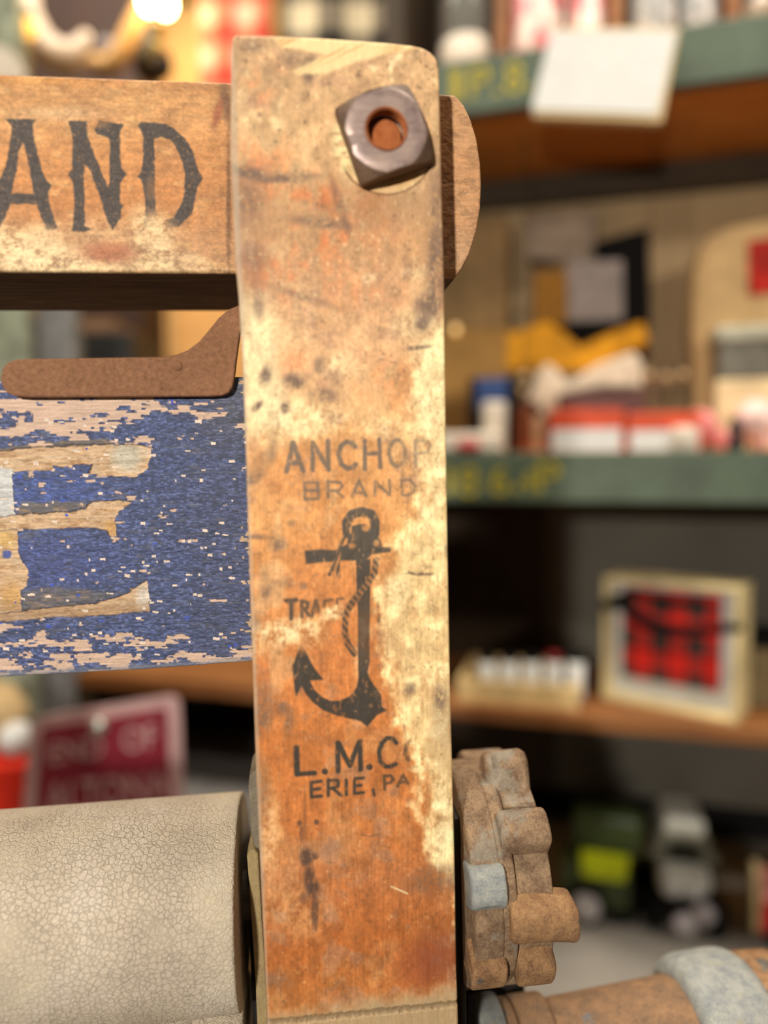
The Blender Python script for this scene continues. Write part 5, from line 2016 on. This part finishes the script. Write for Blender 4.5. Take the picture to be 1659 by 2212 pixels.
# glass lantern at the far left
lt = wbox('glass_cabinet', -160, 40, -200, 620, .90, .925, m_plain('frosted_green', (142, 150, 132), .3, scale=40, var=.25), 'frosted grey green glass cabinet at the upper left edge', 'cabinet', base=BZ)
b = NB(); P = T([(-30, 170), (40, 170), (54, 160), (30, 116), (8, 96), (-30, 90)], .89)
prism(b, [(p.x, p.z) for p in P], .895, .90)
world('paper_tag', b, M_offw, parent=lt)
# bulbs
M_bulb = m_emit('lamp_bulb', (255, 226, 160), 30.0)
M_amber = m_emit('amber_bulb', (255, 190, 80), 1.6)
for (u, v_, r, mt, lab) in [(322, 4, .011, M_bulb, 'bright glowing bulb, left of the touching pair'), (356, 8, .012, M_bulb, 'bright glowing bulb, right of the touching pair'),
                            (62, 62, .010, M_amber, 'amber glowing bulb beside the ivory horn'),
                            (340, 62, .009, m_plain('amber_glass', (190, 150, 40), .1), 'unlit amber bulb under the bright pair'),
                            (338, 104, .008, m_plain('amber_glass_low', (200, 170, 80), .1), 'lowest unlit amber bulb of the hanging string')]:
    c0 = A(u, v_, .93)
    b = NB(); ball(b, c0, r, 1, 1, 1.25)
    bo_ = world('light_bulb', b, mt, lab, 'bulb', 'bulbs of the hanging string', sm=True)
    b = NB(); tube(b, [(c0.x, c0.y, c0.z + r * 1.2), (c0.x, c0.y, c0.z + r * 2.2)], r * .5, 10)
    world('cap', b, m_plain('brass_cap', (150, 120, 60), .3, .8), parent=bo_, sm=True)

# ============================================================================
# LIGHT
# ============================================================================
def area(name, loc, target, size, energy, color, sy=None):
    d = bpy.data.lights.new(name, 'AREA')
    d.energy = energy
    d.color = color
    d.size = size
    if sy:
        d.shape = 'RECTANGLE'
        d.size_y = sy
    o = bpy.data.objects.new(name, d)
    COL.objects.link(o)
    o.location = loc
    o.rotation_euler = (Vector(target) - Vector(loc)).to_track_quat('-Z', 'Y').to_euler()
    return o


kd = bpy.data.lights.new('spot_lamp', 'SPOT')
kd.energy = 34
kd.color = (1.0, .925, .81)
kd.shadow_soft_size = .02
kd.spot_size = math.radians(70)
kd.spot_blend = .6
ko = bpy.data.objects.new('spot_lamp', kd)
COL.objects.link(ko)
key_dir = Vector((-.30, -1, .22)).normalized()
ko.location = P0 + key_dir * .85
ko.rotation_euler = (P0 - ko.location).to_track_quat('-Z', 'Y').to_euler()
area('background_fill', (-.05, .42, 2.70), (0, .6, 0), 2.0, 46, (1, .9, .76), .5)  # unseen overhead area light added to fill the background
sd = bpy.data.lights.new('shelf_spot', 'SPOT')
sd.energy = 46
sd.color = (1, .92, .80)
sd.shadow_soft_size = .06
sd.spot_size = math.radians(44)
sd.spot_blend = .6
so = bpy.data.objects.new('shelf_spot', sd)
COL.objects.link(so)
so.location = (1.1, -.55, 2.1)
so.rotation_euler = (Vector((.50, .80, 1.28)) - so.location).to_track_quat('-Z', 'Y').to_euler()
pl_ = bpy.data.lights.new('bulb_glow', 'POINT')
pl_.energy = 3.2
pl_.color = (1, .78, .46)
pl_.shadow_soft_size = .03
po_ = bpy.data.objects.new('bulb_glow', pl_)
COL.objects.link(po_)
po_.location = A(345, -60, 1.2)

w = bpy.data.worlds.new('world')
SC.world = w
w.use_nodes = True
w.node_tree.nodes['Background'].inputs[0].default_value = (1, .92, .82, 1)
w.node_tree.nodes['Background'].inputs[1].default_value = .055

SC.view_settings.view_transform = 'Standard'
SC.view_settings.look = 'None'
SC.view_settings.exposure = 0.0
SC.view_settings.gamma = 1.0
SC.view_settings.use_curve_mapping = False
